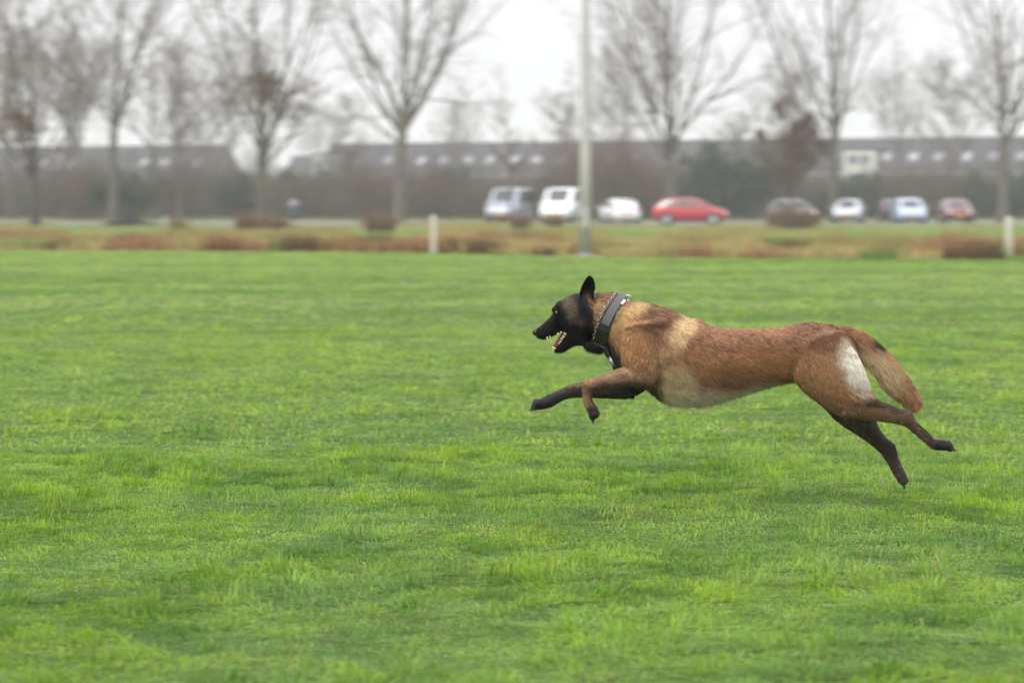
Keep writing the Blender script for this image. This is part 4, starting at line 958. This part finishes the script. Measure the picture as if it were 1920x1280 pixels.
mb.tube([P(x - 1.5, y - 1.5, DOGY) for x, y in tg], [.014, .0135, .012, .010, .006], 14); dpart(mb, 'tongue', m_tongue)
for s in (-1, 1):
    mb = MB()
    for (x, y, L_, r_) in [(1060.5, 627, .009, .0035), (1057.5, 632, .008, .0035), (1054.5, 636, .007, .003), (1052, 640.5, .005, .0022), (1049.5, 644, .005, .0022)]:
        yy = DOGY + s * (.017 + (x - 1040) * .0005); a = P(x, y, yy); mb.tube([a, a + np.array([-.0035, 0, .004]) * (L_ / .006)], [r_, r_ * .3], 7)
    a = P(1041.5, 654, DOGY + s * .011); mb.tube([a, a + np.array([-.006, 0, .0035]), a + np.array([-.0105, 0, .0065])], [.0032, .0024, .0006], 8)
    a = P(1040, 657, DOGY + s * .004); mb.tube([a, a + np.array([-.006, 0, .002])], [.0025, .001], 7)
    for (x, y, L_) in [(1026, 631.5, .008), (1031, 630, .005), (1046, 624, .006), (1052, 621.5, .006)]:
        a = P(x, y, DOGY + s * (.019 if x < 1040 else .026)); mb.tube([a, a + np.array([0, 0, -L_])], [.0028, .0007], 7)
    dpart(mb, 'teeth', m_tooth)
mb = MB()
for a, b_ in claws: mb.tube([a, (a + b_) / 2 + np.array([0, 0, .001]), b_], [.0026, .0020, .0006], 7)
for a, b_ in claws:
    pass
dpart(mb, 'claws', m_claw)

# collar
m_web = mat('webbing', S(40, 40, 42), .75, var=.1, vscale=200, bump=.3); m_blk = mat('black_plastic', (0.012, 0.012, 0.013), .35); m_metal = mat('steel', (0.75, 0.75, 0.76), .2, 1.0); m_leather = mat('black_leather', (0.015, 0.014, 0.014), .4)
cT, cB = P(1165, 557, DOGY), P(1123.5, 649, DOGY); cc_ = (cT + cB) / 2; ax = (cT - cB) / 2; ra_ = np.linalg.norm(ax); ax = ax / ra_
nrm = np.cross(ax, [0, 1.0, 0]); nrm = nrm if nrm[0] > 0 else -nrm
def cpt(th, off, along): return cc_ + ax * math.cos(th) * (ra_ + off) + np.array([0, 1.0, 0]) * math.sin(th) * (.069 + off) + nrm * (along - .015 * math.sin(th) ** 2)
def band(name, th0, th1, w_, o0, o1, m_, parent, shift=0, N=60, bulge=0):
    v = []; f = []
    closed = abs(th1 - th0) > 6.2; K = N if closed else N + 1
    for i in range(K):
        th = th0 + (th1 - th0) * i / N
        for al, of in ((-w_ / 2, o0), (-w_ / 2 + .002, o1), (w_ / 2 - .002, o1), (w_ / 2, o0)): v.append(cpt(th, of, al + shift))
    for i in range(N):
        a, b = i * 4, ((i + 1) % K) * 4
        for j in range(4): f.append((a + j, a + (j + 1) % 4, b + (j + 1) % 4, b + j))
    if not closed: f += [(0, 1, 2, 3), tuple(range(K * 4 - 1, K * 4 - 5, -1))]
    mb = MB(); mb.v = [tuple(x) for x in v]; mb.f = f; return dpart(mb, name, m_, parent, False)
col_root = band('collar', 0, 2 * math.pi, .039, 0.000, .006, m_web, dog); col_root['label'] = 'wide dark grey webbing dog collar'
# near side is th = -pi/2 ; buckle towards the throat
band('buckle', R(-178), R(-112), .042, .005, .013, m_blk, col_root, N=20)
band('slider', R(-118), R(-112), .041, .006, .015, m_blk, col_root, N=4)
band('slider', R(-146), R(-144), .041, .006, .0145, m_metal, col_root, N=4)
band('handle_loop', R(-98), R(22), .027, .006, .011, mat('grey_webbing', S(88, 88, 90), .7, var=.08, vscale=200), col_root, N=24)
def ring(mb, c, R_, r_, a1, a2, N=16, k=7):
    pts = [c + a1 * math.cos(2 * math.pi * i / N) * R_ + a2 * math.sin(2 * math.pi * i / N) * R_ for i in range(N)]
    v, f = [], []
    for i in range(N):
        e = (pts[i] - c); e /= np.linalg.norm(e) + 1e-9; nn = np.cross(a1, a2)
        for j in range(k): v.append(pts[i] + e * math.cos(2 * math.pi * j / k) * r_ + nn * math.sin(2 * math.pi * j / k) * r_)
    for i in range(N):
        for j in range(k): f.append((i * k + j, i * k + (j + 1) % k, ((i + 1) % N) * k + (j + 1) % k, ((i + 1) % N) * k + j))
    mb.add(v, f)
mb = MB()
for i in range(44):
    th = 2 * math.pi * i / 44; c0 = cpt(th, .004, -.022); tan = cpt(th + .05, .004, -.022) - c0; tan /= np.linalg.norm(tan); o_ = cpt(th, .03, -.022) - c0; o_ /= np.linalg.norm(o_)
    ring(mb, c0,  .0055, .0012, tan, (o_ if i % 2 else np.cross(tan, o_)))
dpart(mb, 'chain', mat('dark_steel', (.35, .35, .36), .3, 1.0), col_root)
mb = MB(); c0 = cpt(R(-14), .010, .020); ring(mb, c0, .010, .0018, nrm, ax * .8 + np.array([0, -.6, 0]), 20); dpart(mb, 'ring', m_metal, col_root)
mb = MB(); a = cpt(R(-46), .010, .014); b_ = cpt(R(-32), .010, .016); mb.tube([a, b_], [.0045, .0045], 8); dpart(mb, 'clasp', mat('white_enamel', S(235, 235, 232), .3), col_root)
mb = MB(); mb.tube([P(1132, 644, DOGY - .030), P(1136, 655, DOGY - .03), P(1140, 664, DOGY - .03), P(1146, 673, DOGY - .035)], [.010, .011, .010, .007], 10); dpart(mb, 'strap_end', m_leather, col_root)
mb = MB(); mb.tube([P(1143, 668, DOGY - .045), P(1147, 678, DOGY - .05), P(1153, 687, DOGY - .055)], [.005, .006, .004], 10); dpart(mb, 'metal_clip', mat('dull_steel', (.3, .3, .31), .35, .9), col_root)

# ------------------------------------------------------------------ haze
hz = MB().box(-1010, 1010, -50, 1010, -1, 34).build('haze', None)
hz.data.materials.clear(); mh = bpy.data.materials.new('haze'); mh.use_nodes = True; n = mh.node_tree; n.nodes.clear()
o_ = n.nodes.new('ShaderNodeOutputMaterial'); pv = n.nodes.new('ShaderNodeVolumePrincipled'); pv.inputs['Density'].default_value = .0007; pv.inputs['Color'].default_value = (.93, .94, .97, 1)
n.links.new(pv.outputs[0], o_.inputs['Volume']); hz.data.materials.append(mh); tag(hz, 'pale damp haze over the whole field', 'haze', kind='stuff')
